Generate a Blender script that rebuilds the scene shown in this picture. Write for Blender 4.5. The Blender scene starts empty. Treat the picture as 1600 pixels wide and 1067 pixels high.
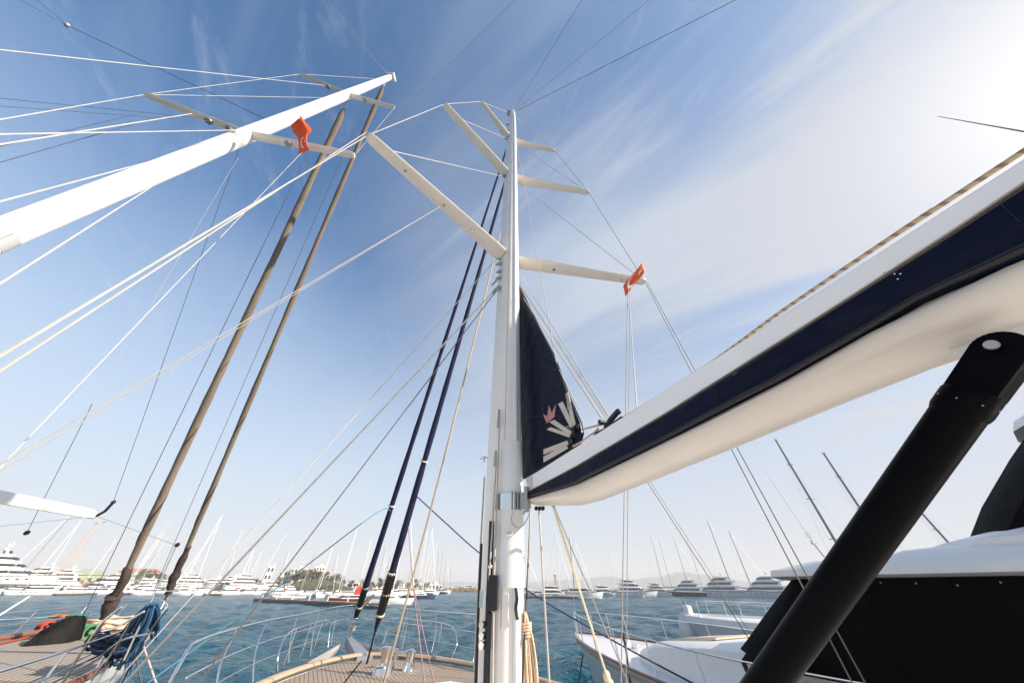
import bpy, bmesh, math, random
from mathutils import Vector, Matrix
random.seed(7)
C = bpy.context.scene.collection
rad = math.radians
# ------------------------------------------------------------------ camera
F = 450.0                       # focal length in photo pixels (photo is 1600 wide)
TH = math.atan(384.0/450.0); RO = rad(0.4)
CAMZ = 3.5
cam = bpy.data.cameras.new('camera'); cam.sensor_width = 36; cam.lens = F/1600*36
cam.clip_start = 0.02; cam.clip_end = 30000
co = bpy.data.objects.new('camera', cam); C.objects.link(co); bpy.context.scene.camera = co
FW = Vector((0, math.cos(TH), math.sin(TH))); U0 = Vector((0, -math.sin(TH), math.cos(TH))); X0 = Vector((1, 0, 0))
RV = X0*math.cos(RO)+U0*math.sin(RO); UV = U0*math.cos(RO)-X0*math.sin(RO)
m = Matrix((RV, UV, -FW)).transposed().to_4x4(); m.translation = Vector((0, 0, CAMZ)); co.matrix_world = m
CP = Vector((0, 0, CAMZ))
# ------------------------------------------------------------------ light
SAZ, SEL = rad(104), rad(28)
SD = Vector((math.sin(SAZ)*math.cos(SEL), math.cos(SAZ)*math.cos(SEL), math.sin(SEL)))
sc = bpy.context.scene
sc.view_settings.view_transform = 'Standard'; sc.view_settings.look = 'None'
sc.view_settings.exposure = 1.0; sc.view_settings.gamma = 1
sl = bpy.data.lights.new('sun', 'SUN'); sl.energy = 5.0; sl.angle = rad(0.5); sl.color = (1.0, 0.89, 0.76)
so = bpy.data.objects.new('sun', sl); C.objects.link(so); so.rotation_euler = SD.to_track_quat('Z', 'Y').to_euler()
w = bpy.data.worlds.new('World'); sc.world = w; w.use_nodes = True
nt = w.node_tree; nt.nodes.clear()
def N(t, **k):
    n = nt.nodes.new(t)
    for a, b in k.items(): setattr(n, a, b)
    return n
def Lk(a, b): nt.links.new(a, b)
def mth(op, a, b=None, clamp=False):
    n = N('ShaderNodeMath', operation=op, use_clamp=clamp)
    for i, v in enumerate((a, b)):
        if v is None: continue
        if isinstance(v, (int, float)): n.inputs[i].default_value = v
        else: Lk(v, n.inputs[i])
    return n.outputs[0]
def mix(f, a, b):
    n = N('ShaderNodeMix', data_type='RGBA')
    if isinstance(f, (int, float)): n.inputs[0].default_value = f
    else: Lk(f, n.inputs[0])
    for i, v in ((6, a), (7, b)):
        if isinstance(v, tuple): n.inputs[i].default_value = (*v, 1)
        else: Lk(v, n.inputs[i])
    return n.outputs[2]
sky = N('ShaderNodeTexSky', sky_type='NISHITA'); sky.sun_disc = False
sky.sun_elevation = SEL; sky.sun_rotation = SAZ; sky.air_density = 1.0; sky.dust_density = 0.35; sky.ozone_density = 1.6
tc = N('ShaderNodeTexCoord')
def dotn(v, vec):
    n = N('ShaderNodeVectorMath', operation='DOT_PRODUCT'); Lk(v, n.inputs[0]); n.inputs[1].default_value = vec; return n.outputs['Value']
D = tc.outputs['Generated']
sep = N('ShaderNodeSeparateXYZ'); Lk(D, sep.inputs[0])
zc = mth('MAXIMUM', sep.outputs['Z'], 0.06)
px_ = mth('DIVIDE', sep.outputs['X'], zc); py_ = mth('DIVIDE', sep.outputs['Y'], zc)
cmb = N('ShaderNodeCombineXYZ'); Lk(px_, cmb.inputs[0]); Lk(py_, cmb.inputs[1])
def cloud(rot, su, sv, scale, lo, hi, off=0.0, det=8, rough=0.6, dist=0.6):
    """streaks that run along the direction rot in the cloud layer's own plane"""
    c2_ = N('ShaderNodeCombineXYZ'); Lk(mth('MULTIPLY_ADD' if False else 'MULTIPLY', dotn(cmb.outputs[0], (math.cos(rot), math.sin(rot), 0)), su), c2_.inputs[0])
    Lk(mth('ADD', mth('MULTIPLY', dotn(cmb.outputs[0], (-math.sin(rot), math.cos(rot), 0)), sv), off), c2_.inputs[1]); c2_.inputs[2].default_value = off
    n = N('ShaderNodeTexNoise'); Lk(c2_.outputs[0], n.inputs['Vector']); n.inputs['Scale'].default_value = scale
    n.inputs['Detail'].default_value = det; n.inputs['Roughness'].default_value = rough; n.inputs['Distortion'].default_value = dist
    r = N('ShaderNodeMapRange', interpolation_type='SMOOTHSTEP'); Lk(n.outputs[0], r.inputs[0]); r.inputs[1].default_value = lo; r.inputs[2].default_value = hi
    return r.outputs[0]
def dotn(v, vec):
    n = N('ShaderNodeVectorMath', operation='DOT_PRODUCT'); Lk(v, n.inputs[0]); n.inputs[1].default_value = vec; return n.outputs['Value']
ds = mth('MAXIMUM', dotn(D, SD), 0.0)
# the bright high cloud round the sun reaches towards the boat's bow
GD = Vector((math.sin(rad(88))*math.cos(rad(30)), math.cos(rad(88))*math.cos(rad(30)), math.sin(rad(30))))
dg = mth('MAXIMUM', dotn(D, GD), 0.0)
VD = Vector((0.12, 0.62, 0.77)).normalized()
vr = N('ShaderNodeMapRange', interpolation_type='SMOOTHSTEP'); Lk(dotn(D, VD), vr.inputs[0]); vr.inputs[1].default_value = 0.80; vr.inputs[2].default_value = 1.0
vs = vr.outputs[0]
glow = mth('POWER', dg, 4.0)
wide = mth('POWER', dg, 1.0)
c1 = cloud(rad(-38), 0.35, 1.5, 1.0, 0.38, 0.72, 3.1, rough=0.5, dist=0.4)
c2 = cloud(rad(-42), 0.5, 3.0, 1.6, 0.42, 0.80, 11.3, rough=0.6, dist=0.8)
c3 = cloud(rad(-65), 0.6, 2.2, 3.2, 0.50, 0.80, 5.7, rough=0.75, dist=1.2)
cc = mth('MAXIMUM', mth('MULTIPLY', c1, 0.9), mth('MULTIPLY', c2, 0.7))
amt = mth('ADD', mth('MULTIPLY', wide, 0.70), 0.22)
cc = mth('MULTIPLY', cc, amt)
cc = mth('MAXIMUM', cc, mth('MULTIPLY', c3, 0.38))
veil = mth('ADD', mth('MULTIPLY', mth('POWER', dg, 4.5), 0.74), mth('MULTIPLY', vs, 0.38))
cc = mth('ADD', cc, veil, True)
hz = N('ShaderNodeMapRange', interpolation_type='SMOOTHSTEP'); Lk(sep.outputs['Z'], hz.inputs[0])
hz.inputs[1].default_value = 0.75; hz.inputs[2].default_value = 0.0; hz.inputs[3].default_value = 0; hz.inputs[4].default_value = 1
SKYS = 0.076
sk = N('ShaderNodeVectorMath', operation='SCALE'); Lk(sky.outputs[0], sk.inputs[0]); sk.inputs['Scale'].default_value = SKYS
tint = N('ShaderNodeMix', data_type='RGBA', blend_type='MULTIPLY'); tint.inputs[0].default_value = 1; Lk(sk.outputs[0], tint.inputs[6]); tint.inputs[7].default_value = (0.44, 1.02, 1.36, 1)
cl = mix(glow, (0.285, 0.325, 0.395), (0.345, 0.355, 0.385))
s1 = mix(cc, tint.outputs[2], cl)
gl2 = N('ShaderNodeVectorMath', operation='SCALE'); gl2.inputs[0].default_value = (1.0, 0.96, 0.92); Lk(mth('MULTIPLY', mth('POWER', dg, 50.0), 0.36), gl2.inputs['Scale'])
gad = N('ShaderNodeVectorMath', operation='ADD'); Lk(s1, gad.inputs[0]); Lk(gl2.outputs[0], gad.inputs[1]); s1 = gad.outputs[0]
hcol = mix(wide, (0.345, 0.385, 0.43), (0.355, 0.365, 0.395))
s2 = mix(mth('MULTIPLY', mth('POWER', hz.outputs[0], 0.68), 0.93), s1, hcol)
bg = N('ShaderNodeBackground'); Lk(s2, bg.inputs[0]); bg.inputs[1].default_value = 1.0
out = N('ShaderNodeOutputWorld'); Lk(bg.outputs[0], out.inputs[0])

# ------------------------------------------------------------------ projection helpers (photo pixel -> place)
def ray(px, py):
    return FW + RV*((px-800)/F) + UV*((533.5-py)/F)
def atz(px, py, z):            # z relative to the eye
    r = ray(px, py); return CP + r*(z/r.z)
def aty(px, py, y):
    r = ray(px, py); return CP + r*(y/r.y)
def atx(px, py, x):
    r = ray(px, py); return CP + r*(x/r.x)
def atk(px, py, k): return CP + ray(px, py)*k
def onpl(px, py, p0, n):
    r = ray(px, py); return CP + r*((p0-CP).dot(n)/r.dot(n))
def wat(px, k, z=0.0):         # point at height z whose image column is px and camera depth k
    # solve for y: depth = y*FW.y + (z-CAMZ)*FW.z
    y = (k-(z-CAMZ)*FW.z)/FW.y
    x = ((px-800)/F*k - (y*RV.y+(z-CAMZ)*RV.z))/RV.x
    return Vector((x, y, z))
# ------------------------------------------------------------------ materials
MATS = {}
def mat(name, col, rough=0.5, metal=0.0, spec=0.5, noise=None, bump=None, coat=0.0, var=0.12, sss=0):
    """principled with gentle procedural variation"""
    if name in MATS: return MATS[name]
    M = bpy.data.materials.new(name); M.use_nodes = True; t = M.node_tree; b = t.nodes['Principled BSDF']
    b.inputs['Roughness'].default_value = rough; b.inputs['Metallic'].default_value = metal
    b.inputs['Specular IOR Level'].default_value = spec; b.inputs['Coat Weight'].default_value = coat
    tcn = t.nodes.new('ShaderNodeTexCoord')
    n = t.nodes.new('ShaderNodeTexNoise'); n.inputs['Scale'].default_value = noise or 3.0; n.inputs['Detail'].default_value = 6
    t.links.new(tcn.outputs['Object'], n.inputs['Vector'])
    mx = t.nodes.new('ShaderNodeMix'); mx.data_type = 'RGBA'; t.links.new(n.outputs[0], mx.inputs[0])
    mx.inputs[6].default_value = (*[c*(1-var) for c in col], 1); mx.inputs[7].default_value = (*[min(1, c*(1+var)) for c in col], 1)
    t.links.new(mx.outputs[2], b.inputs['Base Color'])
    if bump:
        n2 = t.nodes.new('ShaderNodeTexNoise'); n2.inputs['Scale'].default_value = bump[0]; n2.inputs['Detail'].default_value = 5
        t.links.new(tcn.outputs['Object'], n2.inputs['Vector'])
        bp = t.nodes.new('ShaderNodeBump'); bp.inputs['Strength'].default_value = bump[1]; bp.inputs['Distance'].default_value = bump[2]
        t.links.new(n2.outputs[0], bp.inputs['Height']); t.links.new(bp.outputs[0], b.inputs['Normal'])
    MATS[name] = M; return M
def stripes(name, ca, cb, direction, period, duty=0.5, rough=0.6, bumpd=0.0, wob=0.0):
    """two-colour bands perpendicular to a world direction"""
    if name in MATS: return MATS[name]
    M = mat(name, ca, rough); t = M.node_tree; b = t.nodes['Principled BSDF']
    g = t.nodes.new('ShaderNodeNewGeometry')
    d = t.nodes.new('ShaderNodeVectorMath'); d.operation = 'DOT_PRODUCT'; t.links.new(g.outputs['Position'], d.inputs[0]); d.inputs[1].default_value = Vector(direction).normalized()/period
    last = d.outputs['Value']
    if wob:
        nn = t.nodes.new('ShaderNodeTexNoise'); nn.inputs['Scale'].default_value = 3; t.links.new(g.outputs['Position'], nn.inputs['Vector'])
        ml = t.nodes.new('ShaderNodeMath'); ml.operation = 'MULTIPLY_ADD'; t.links.new(nn.outputs[0], ml.inputs[0]); ml.inputs[1].default_value = wob; t.links.new(last, ml.inputs[2]); last = ml.outputs[0]
    fr = t.nodes.new('ShaderNodeMath'); fr.operation = 'FRACT'; t.links.new(last, fr.inputs[0])
    gt = t.nodes.new('ShaderNodeMath'); gt.operation = 'GREATER_THAN'; t.links.new(fr.outputs[0], gt.inputs[0]); gt.inputs[1].default_value = duty
    src = b.inputs['Base Color'].links[0].from_socket
    mx = t.nodes.new('ShaderNodeMix'); mx.data_type = 'RGBA'; t.links.new(gt.outputs[0], mx.inputs[0]); t.links.new(src, mx.inputs[6]); mx.inputs[7].default_value = (*cb, 1)
    t.links.new(mx.outputs[2], b.inputs['Base Color'])
    return M
white = mat('white_paint', (0.79, 0.77, 0.74), 0.34, coat=0.25, noise=2.3, var=0.055, bump=(1.6, 0.12, 0.03))
spar = mat('spar_paint', (0.90, 0.82, 0.73), 0.36, coat=0.2, noise=2.5, var=0.06)
gel = mat('gelcoat', (0.78, 0.77, 0.75), 0.3, coat=0.2, noise=0.4, var=0.05)
chrome = mat('stainless', (0.75, 0.74, 0.72), 0.16, metal=1.0, noise=5, var=0.08)
dullst = mat('dull_steel', (0.42, 0.40, 0.37), 0.4, metal=0.7, noise=9, var=0.2)
wire = mat('wire_rope', (0.42, 0.385, 0.34), 0.5, noise=8, var=0.25)
wirew = mat('white_rope', (0.47, 0.435, 0.39), 0.7, noise=12, var=0.25)
gwire = mat('grey_wire', (0.20, 0.175, 0.15), 0.6, noise=9, var=0.2)
dkwire = mat('dark_wire', (0.05, 0.055, 0.07), 0.5, noise=8)
black = mat('black_fitting', (0.006, 0.006, 0.007), 0.38, noise=6, var=0.3, bump=(60, 0.15, 0.002))
vangm = mat('carbon_black', (0.002, 0.002, 0.0024), 0.4, noise=3, var=0.4, bump=(45, 0.1, 0.002), coat=0.0, spec=0.05)
navy = mat('navy_canvas', (0.0035, 0.0055, 0.021), 0.55, noise=2.2, var=0.35, bump=(3.2, 0.9, 0.05), spec=0.14)
navyb = mat('navy_stay_cover', (0.016, 0.018, 0.055), 0.8, noise=6, var=0.4, bump=(14, 0.6, 0.02), spec=0.2)
tan = mat('tan_canvas', (0.185, 0.150, 0.115), 0.85, noise=1.5, var=0.2, bump=(9, 0.5, 0.03), spec=0.1)
blackcanvas = mat('black_canvas', (0.0025, 0.0025, 0.0028), 0.8, noise=1.2, var=0.5, bump=(2.5, 0.6, 0.05), spec=0.06)
tanrope = mat('tan_rope', (0.52, 0.40, 0.27), 0.8, noise=40, var=0.3, bump=(90, 0.6, 0.004))
yellowrope = mat('cream_rope', (0.62, 0.53, 0.36), 0.8, noise=40, var=0.2)
pinkrope = mat('pink_flecked_rope', (0.36, 0.22, 0.22), 0.8, noise=60, var=0.4)
bluerope = mat('blue_rope', (0.03, 0.105, 0.21), 0.8, noise=30, var=0.5, bump=(70, 0.8, 0.006))
cyanline = mat('light_blue_line', (0.07, 0.27, 0.40), 0.7)
nvline = mat('navy_line', (0.02, 0.035, 0.10), 0.7)
redm = mat('flag_red', (0.95, 0.11, 0.02), 0.7, noise=12, var=0.12)
whitecl = mat('flag_white', (0.85, 0.84, 0.82), 0.7)
pinkm = mat('crown_pink', (0.52, 0.24, 0.23), 0.7, noise=20)
strap = mat('webbing_cream', (0.60, 0.54, 0.46), 0.8, noise=20, bump=(80, 0.5, 0.003))
varn = mat('varnished_wood', (0.21, 0.085, 0.045), 0.3, noise=12, var=0.3, coat=0.4)
capw = mat('weathered_teak', (0.42, 0.31, 0.21), 0.6, noise=10, var=0.2)
hullgrey = mat('hull_grey_white', (0.60, 0.60, 0.61), 0.3, noise=0.5, var=0.06, coat=0.2)
hulldark = mat('hull_dark', (0.018, 0.018, 0.024), 0.25, noise=0.5, coat=0.2)
glass = mat('dark_glass', (0.012, 0.014, 0.018), 0.08, noise=2, spec=0.6)
red2 = mat('red_canvas', (0.50, 0.045, 0.02), 0.7, noise=4, var=0.2)
redhull = mat('maroon_hull', (0.16, 0.018, 0.018), 0.4)
bluecan = mat('blue_canvas', (0.06, 0.22, 0.55), 0.8)
navycan = mat('dark_blue_canvas', (0.02, 0.03, 0.09), 0.8)
rubber = mat('fender_white', (0.7, 0.69, 0.67), 0.5)
orange = mat('orange_steel', (0.50, 0.30, 0.20), 0.5)
green = mat('green_hose', (0.07, 0.20, 0.10), 0.5, noise=15, var=0.3)
redhose = mat('red_cover', (0.38, 0.05, 0.025), 0.6, noise=10, var=0.25)
orangem = mat('orange_plastic', (0.75, 0.20, 0.06), 0.5)
pont = mat('pontoon_planks', (0.36, 0.24, 0.16), 0.8, noise=1.5, var=0.3)
concrete = mat('concrete', (0.36, 0.33, 0.29), 0.9, noise=0.5, var=0.2)
skin = mat('skin', (0.45, 0.27, 0.19), 0.6)
shirt = mat('rust_shirt', (0.35, 0.10, 0.05), 0.8)
shirt2 = mat('grey_shirt', (0.12, 0.11, 0.12), 0.8)
# ------------------------------------------------------------------ mesh builder
class MB:
    def __init__(s): s.v = []; s.f = []
    def add(s, vs, fs):
        o = len(s.v); s.v += [Vector(v) for v in vs]; s.f += [tuple(i+o for i in f) for f in fs]
    def box(s, c, size, rz=0.0):
        cx, cy, cz = c; a, b, h = [q/2 for q in size]; vs = []
        for i in (-1, 1):
            for j in (-1, 1):
                for k in (-1, 1):
                    x, y = i*a, j*b; vs.append((cx+x*math.cos(rz)-y*math.sin(rz), cy+x*math.sin(rz)+y*math.cos(rz), cz+k*h))
        s.add(vs, [(0, 1, 3, 2), (4, 6, 7, 5), (0, 4, 5, 1), (2, 3, 7, 6), (0, 2, 6, 4), (1, 5, 7, 3)])
        return s
    def tube(s, pts, r, n=8, caps=True, ry=None, twist=None):
        pts = [Vector(p) for p in pts]; m_ = len(pts); rings = []
        up = None
        for i, p in enumerate(pts):
            t = (pts[min(i+1, m_-1)]-pts[max(i-1, 0)]).normalized()
            if up is None:
                ref = Vector((0, 0, 1)) if abs(t.z) < 0.9 else Vector((1, 0, 0)); up = (ref-t*ref.dot(t)).normalized()
            else:
                up = (up-t*up.dot(t)).normalized()
            sd = t.cross(up); rr = r[i] if isinstance(r, (list, tuple)) else r
            rb = rr if ry is None else (ry[i] if isinstance(ry, (list, tuple)) else ry)
            rings.append([p+up*(rb*math.sin(2*math.pi*j/n))+sd*(rr*math.cos(2*math.pi*j/n)) for j in range(n)])
        s.rings(rings, caps); return s
    def rings(s, rings, caps=True, closed=True):
        n = len(rings[0]); vs = [q for rg in rings for q in rg]; fs = []
        for i in range(len(rings)-1):
            for j in range(n if closed else n-1):
                a = i*n+j; b = i*n+(j+1) % n; fs.append((a, b, b+n, a+n))
        if caps: fs.append(tuple(reversed(range(n)))); fs.append(tuple(range((len(rings)-1)*n, len(rings)*n)))
        s.add(vs, fs); return s
    def prism(s, poly, off):
        poly = [Vector(p) for p in poly]; off = Vector(off); n = len(poly)
        vs = poly+[p+off for p in poly]; fs = [tuple(range(n)), tuple(reversed(range(n, 2*n)))]
        fs += [(i, i+n, (i+1) % n+n, (i+1) % n) for i in range(n)]
        s.add(vs, fs); return s
    def ball(s, c, r, n=10, m_=7):
        c = Vector(c); r = r if isinstance(r, (tuple, list)) else (r, r, r); rings = []
        for i in range(m_+1):
            a = math.pi*(i/m_)*0.98+0.03
            rings.append([c+Vector((r[0]*math.sin(a)*math.cos(2*math.pi*j/n), r[1]*math.sin(a)*math.sin(2*math.pi*j/n), -r[2]*math.cos(a))) for j in range(n)])
        s.rings(rings); return s
    def build(s, name, material, parent=None, smooth=False, bevel=0.0):
        off = parent_world(parent) if parent is not None else Vector((0, 0, 0))
        me = bpy.data.meshes.new(name); me.from_pydata([tuple(v-off) for v in s.v], [], s.f)
        bm = bmesh.new(); bm.from_mesh(me); bmesh.ops.recalc_face_normals(bm, faces=bm.faces)
        if bevel: bmesh.ops.bevel(bm, geom=list(bm.edges), offset=bevel, segments=2, affect='EDGES', profile=0.6)
        bm.to_mesh(me); bm.free()
        me.materials.append(material)
        o = bpy.data.objects.new(name, me); C.objects.link(o)
        if smooth:
            for p in me.polygons: p.use_smooth = True
            me.set_sharp_from_angle(angle=rad(45))
        if parent is not None: o.parent = parent
        return o
def parent_world(p):
    v = Vector((0, 0, 0))
    while p is not None: v += p.location; p = p.parent
    return v
def tag(o, label=None, cat=None, group=None, kind=None):
    if label: o['label'] = label
    if cat: o['category'] = cat
    if group: o['group'] = group
    if kind: o['kind'] = kind
    return o
def thing(name, label, cat, loc=(0, 0, 0), rz=0.0, group=None):
    o = bpy.data.objects.new(name, None); C.objects.link(o); o.empty_display_size = 0.2
    o.location = loc; o.rotation_euler = (0, 0, rz); tag(o, label, cat, group); return o
def copy_tree(o, parent=None):
    c = o.copy(); C.objects.link(c); c.parent = parent
    for ch in o.children: copy_tree(ch, c)
    return c
def sag(a, b, s=0.0, n=10):
    a = Vector(a); b = Vector(b); return [a.lerp(b, i/n)-Vector((0, 0, s*4*(i/n)*(1-i/n))) for i in range(n+1)]
def ext(a, b, t):               # point beyond b on a->b
    a = Vector(a); b = Vector(b); return a+(b-a)*t
def smooth_path(pts, k=6):
    pts = [Vector(p) for p in pts]; o = []
    for i in range(len(pts)-1):
        p0 = pts[max(i-1, 0)]; p1 = pts[i]; p2 = pts[i+1]; p3 = pts[min(i+2, len(pts)-1)]
        for j in range(k):
            t = j/k; o.append(0.5*((2*p1)+(p2-p0)*t+(2*p0-5*p1+4*p2-p3)*t*t+(3*p1-p0-3*p2+p3)*t**3))
    o.append(pts[-1]); return o
# ------------------------------------------------------------------ water
def make_water():
    M = bpy.data.materials.new('sea_water'); M.use_nodes = True; t = M.node_tree; b = t.nodes['Principled BSDF']
    b.inputs['Base Color'].default_value = (0.012, 0.075, 0.105, 1); b.inputs['Roughness'].default_value = 0.16
    b.inputs['IOR'].default_value = 1.33; b.inputs['Specular IOR Level'].default_value = 0.20
    g = t.nodes.new('ShaderNodeNewGeometry')
    prev = None
    for sc_, st, rot, sx in ((0.5, 1.0, 0.5, 1.6), (1.8, 1.0, -0.3, 1.4), (5.0, 1.0, 0.2, 1.2)):
        mp = t.nodes.new('ShaderNodeMapping'); t.links.new(g.outputs['Position'], mp.inputs[0]); mp.inputs['Rotation'].default_value = (0, 0, rot); mp.inputs['Scale'].default_value = (1, sx, 1)
        n = t.nodes.new('ShaderNodeTexNoise'); n.inputs['Scale'].default_value = sc_; n.inputs['Detail'].default_value = 4; n.inputs['Distortion'].default_value = 0.6
        t.links.new(mp.outputs[0], n.inputs['Vector'])
        bp = t.nodes.new('ShaderNodeBump'); bp.inputs['Strength'].default_value = st; bp.inputs['Distance'].default_value = 0.55/sc_*1.2
        t.links.new(n.outputs[0], bp.inputs['Height'])
        if prev: t.links.new(prev, bp.inputs['Normal'])
        prev = bp.outputs[0]
    t.links.new(prev, b.inputs['Normal'])
    mp = t.nodes.new('ShaderNodeMapping'); t.links.new(g.outputs['Position'], mp.inputs[0]); mp.inputs['Scale'].default_value = (0.012, 0.05, 1)
    n = t.nodes.new('ShaderNodeTexNoise'); n.inputs['Scale'].default_value = 1; n.inputs['Detail'].default_value = 5; t.links.new(mp.outputs[0], n.inputs['Vector'])
    mx = t.nodes.new('ShaderNodeMix'); mx.data_type = 'RGBA'; t.links.new(n.outputs[0], mx.inputs[0]); mx.inputs[6].default_value = (0.004, 0.060, 0.105, 1); mx.inputs[7].default_value = (0.008, 0.105, 0.155, 1)
    t.links.new(mx.outputs[2], b.inputs['Base Color'])
    import numpy as np
    rg = np.random.RandomState(4)
    az = np.radians(np.linspace(-82, 82, 520)); nr = 560; r = 3.0*(9500/3.0)**(np.arange(nr)/(nr-1.0))
    A, RR = np.meshgrid(az, r); X = RR*np.sin(A); Y = RR*np.cos(A); Z = np.zeros_like(X); cell = RR*0.0144
    for i in range(54):
        lam = 0.28*(9/0.28)**rg.rand(); th = rad(35)+rg.normal(0, 0.75); k = 2*math.pi/lam
        amp = 0.0105*lam**0.85*(0.6+0.8*rg.rand())
        Z += np.clip(lam/(cell*2.4)-0.5, 0, 1)*amp*np.sin(k*(X*math.cos(th)+Y*math.sin(th))+rg.rand()*6.28+0.7*np.sin(0.21*X+0.13*Y+i))
    ed = np.clip((82-np.abs(np.degrees(A)))/3, 0, 1)*np.clip((RR-3)/2, 0, 1); Z *= ed*0.8
    vs = np.stack([X, Y, Z], -1).reshape(-1, 3); nc = len(az)
    idx = np.arange(nr*nc).reshape(nr, nc); q = np.stack([idx[:-1, :-1], idx[:-1, 1:], idx[1:, 1:], idx[1:, :-1]], -1).reshape(-1, 4)
    vl = vs.tolist(); fl = [tuple(f) for f in q.tolist()]
    n0 = len(vl); e = rad(82); inner = [idx[0, j] for j in range(0, nc)]
    vl += [(0, -9500, 0), (9500*math.sin(e), -9500, 0), (-9500*math.sin(e), -9500, 0)]
    right = [int(idx[j, nc-1]) for j in range(nr)]; left = [int(idx[j, 0]) for j in range(nr)]
    fl.append(tuple([n0+1]+right[::-1]+[int(v) for v in inner[::-1]]+left+[n0+2]))
    me = bpy.data.meshes.new('water'); me.from_pydata(vl, [], fl); me.materials.append(M)
    for p in me.polygons: p.use_smooth = True
    o = bpy.data.objects.new('water', me); C.objects.link(o); o['kind'] = 'structure'
make_water()

# ================================================================== OWN SAILING YACHT
MC = aty(788, 700, 4.2); MX, MY = MC.x, MC.y          # mast position
FA = Vector((-0.47, 0.883, 0)).normalized(); PA = Vector((-FA.y, FA.x, 0))   # towards bow, towards port
if PA.x > 0: PA = -PA
def BO(a, p, z): return Vector((MX, MY, CAMZ+z))+FA*a+PA*p
DECK = -1.5
own = thing('sailing_yacht', 'nearest sailing yacht with tall white mast, five-metre white boom with navy cover and teak foredeck', 'sailing yacht', (MX, MY, 0))
def hb(a):      # half beam of own hull at distance a forward of the mast
    if a > 0: return 3.05*max(0.0, 1-(a/8.15)**2.3)**0.62
    return 3.05*(1-0.25*(-a/13)**2)
st_ = [-13, -10, -6, -3, 0, 2, 4, 5, 6, 6.6, 7.1, 7.6, 7.9, 8.08, 8.14]
def hring(a, top):
    b = hb(a); o = []
    for f, z in ((1, top), (0.985, top-0.6), (0.90, -3.1), (0.6, -3.9)): o.append((b*f, z))
    return [BO(a-(0.0 if z > -3 else 0.5), y, z) for y, z in o]+[BO(a-0.5, 0, -4.3)]+[BO(a-(0.0 if z > -3 else 0.5), -y, z) for y, z in reversed(o)]
MB().rings([hring(a, DECK+0.02) for a in st_], caps=True).build('hull', gel, own, smooth=True)
teak = stripes('teak_planking', (0.31, 0.245, 0.185), (0.035, 0.03, 0.025), PA, 0.085, 0.86, 0.7)
dk = MB(); ring = [BO(a, hb(a)-0.10, DECK+0.03) for a in st_]+[BO(a, -hb(a)+0.10, DECK+0.03) for a in reversed(st_)]
dk.prism(ring, (0, 0, -0.02)); dk.build('deck', teak, own)
cap = MB()
for sgn in (1, -1):
    cp_ = [BO(a, sgn*(hb(a)), DECK+0.10) for a in st_]
    cap.tube(smooth_path(cp_, 3), 0.11, 8, ry=0.05)
cap.build('bulwark_capping', capw, own, smooth=True)
# coachroof, unseen, widened in white to bounce light at the mast; foredeck hatch/windlass
MB().rings([[BO(a, y*s, z) for y, z in ((2.35, DECK+0.02), (2.2, DECK+0.22), (-2.2, DECK+0.22), (-2.35, DECK+0.02))] for a, s in ((-12, 1), (1.2, 1), (2.6, 0.75), (3.7, 0.4))]).build('coachroof', white, own, smooth=True)
wl = MB(); p = BO(6.1, -0.15, DECK+0.03)
wl.tube([p, p+Vector((0, 0, 0.10)), p+Vector((0, 0, 0.12))], [0.22, 0.20, 0.16], 14)
wl.tube([p+Vector((0, 0, 0.1)), p+Vector((0, 0, 0.2)), p+Vector((0, 0, 0.27)), p+Vector((0, 0, 0.40)), p+Vector((0, 0, 0.42))], [0.10, 0.08, 0.10, 0.13, 0.08], 14)
p = BO(6.2, -0.75, DECK+0.03)
wl.tube([p, p+Vector((0, 0, 0.2)), p+Vector((0, 0, 0.3)), p+Vector((0, 0, 0.34))], [0.14, 0.09, 0.12, 0.06], 14)
wl.tube([BO(6.6, -0.5, DECK+0.03), BO(6.6, -0.5, DECK+0.35)], 0.05, 10); wl.tube([BO(6.6, -0.75, DECK+0.28), BO(6.6, -0.25, DECK+0.28)], 0.03, 8)
wl.build('windlass', chrome, own, smooth=True)
# bowsprit + nets + rails
MB().rings([[BO(a, s*0.15*w_, DECK+z) for s, z in ((1, 0.10), (1, -0.12), (-1, -0.12), (-1, 0.10))] for a, w_ in ((7.9, 1.3), (10, 1.0), (12.4, 0.6))]).build('bowsprit', mat('grey_sprit_paint', (0.22, 0.23, 0.26), 0.5), own)
nm = MB()
for sgn in (1, -1):
    P0 = BO(8.2, sgn*0.9, DECK+0.0); P1 = BO(12.1, sgn*0.2, DECK-0.02); P2 = BO(6.9, sgn*1.75, DECK+0.02)
    for i in range(1, 22):
        t = i/22; nm.tube([P1.lerp(P2, t), P1.lerp(P0, min(1, t*1.05))], 0.006, 4)
    for i in range(0, 8):
        t = i/7; e = P2.lerp(P0, t); nm.tube(sag(e, P1, 0.08, 6), 0.006, 4)
nm.build('bow_net', wirew, own)
def rail(pts, r=0.016, m_=chrome, name='guard_rail', parent=own):
    return MB().tube(smooth_path(pts, 5), r, 8).build(name, m_, parent, smooth=True)
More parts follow.
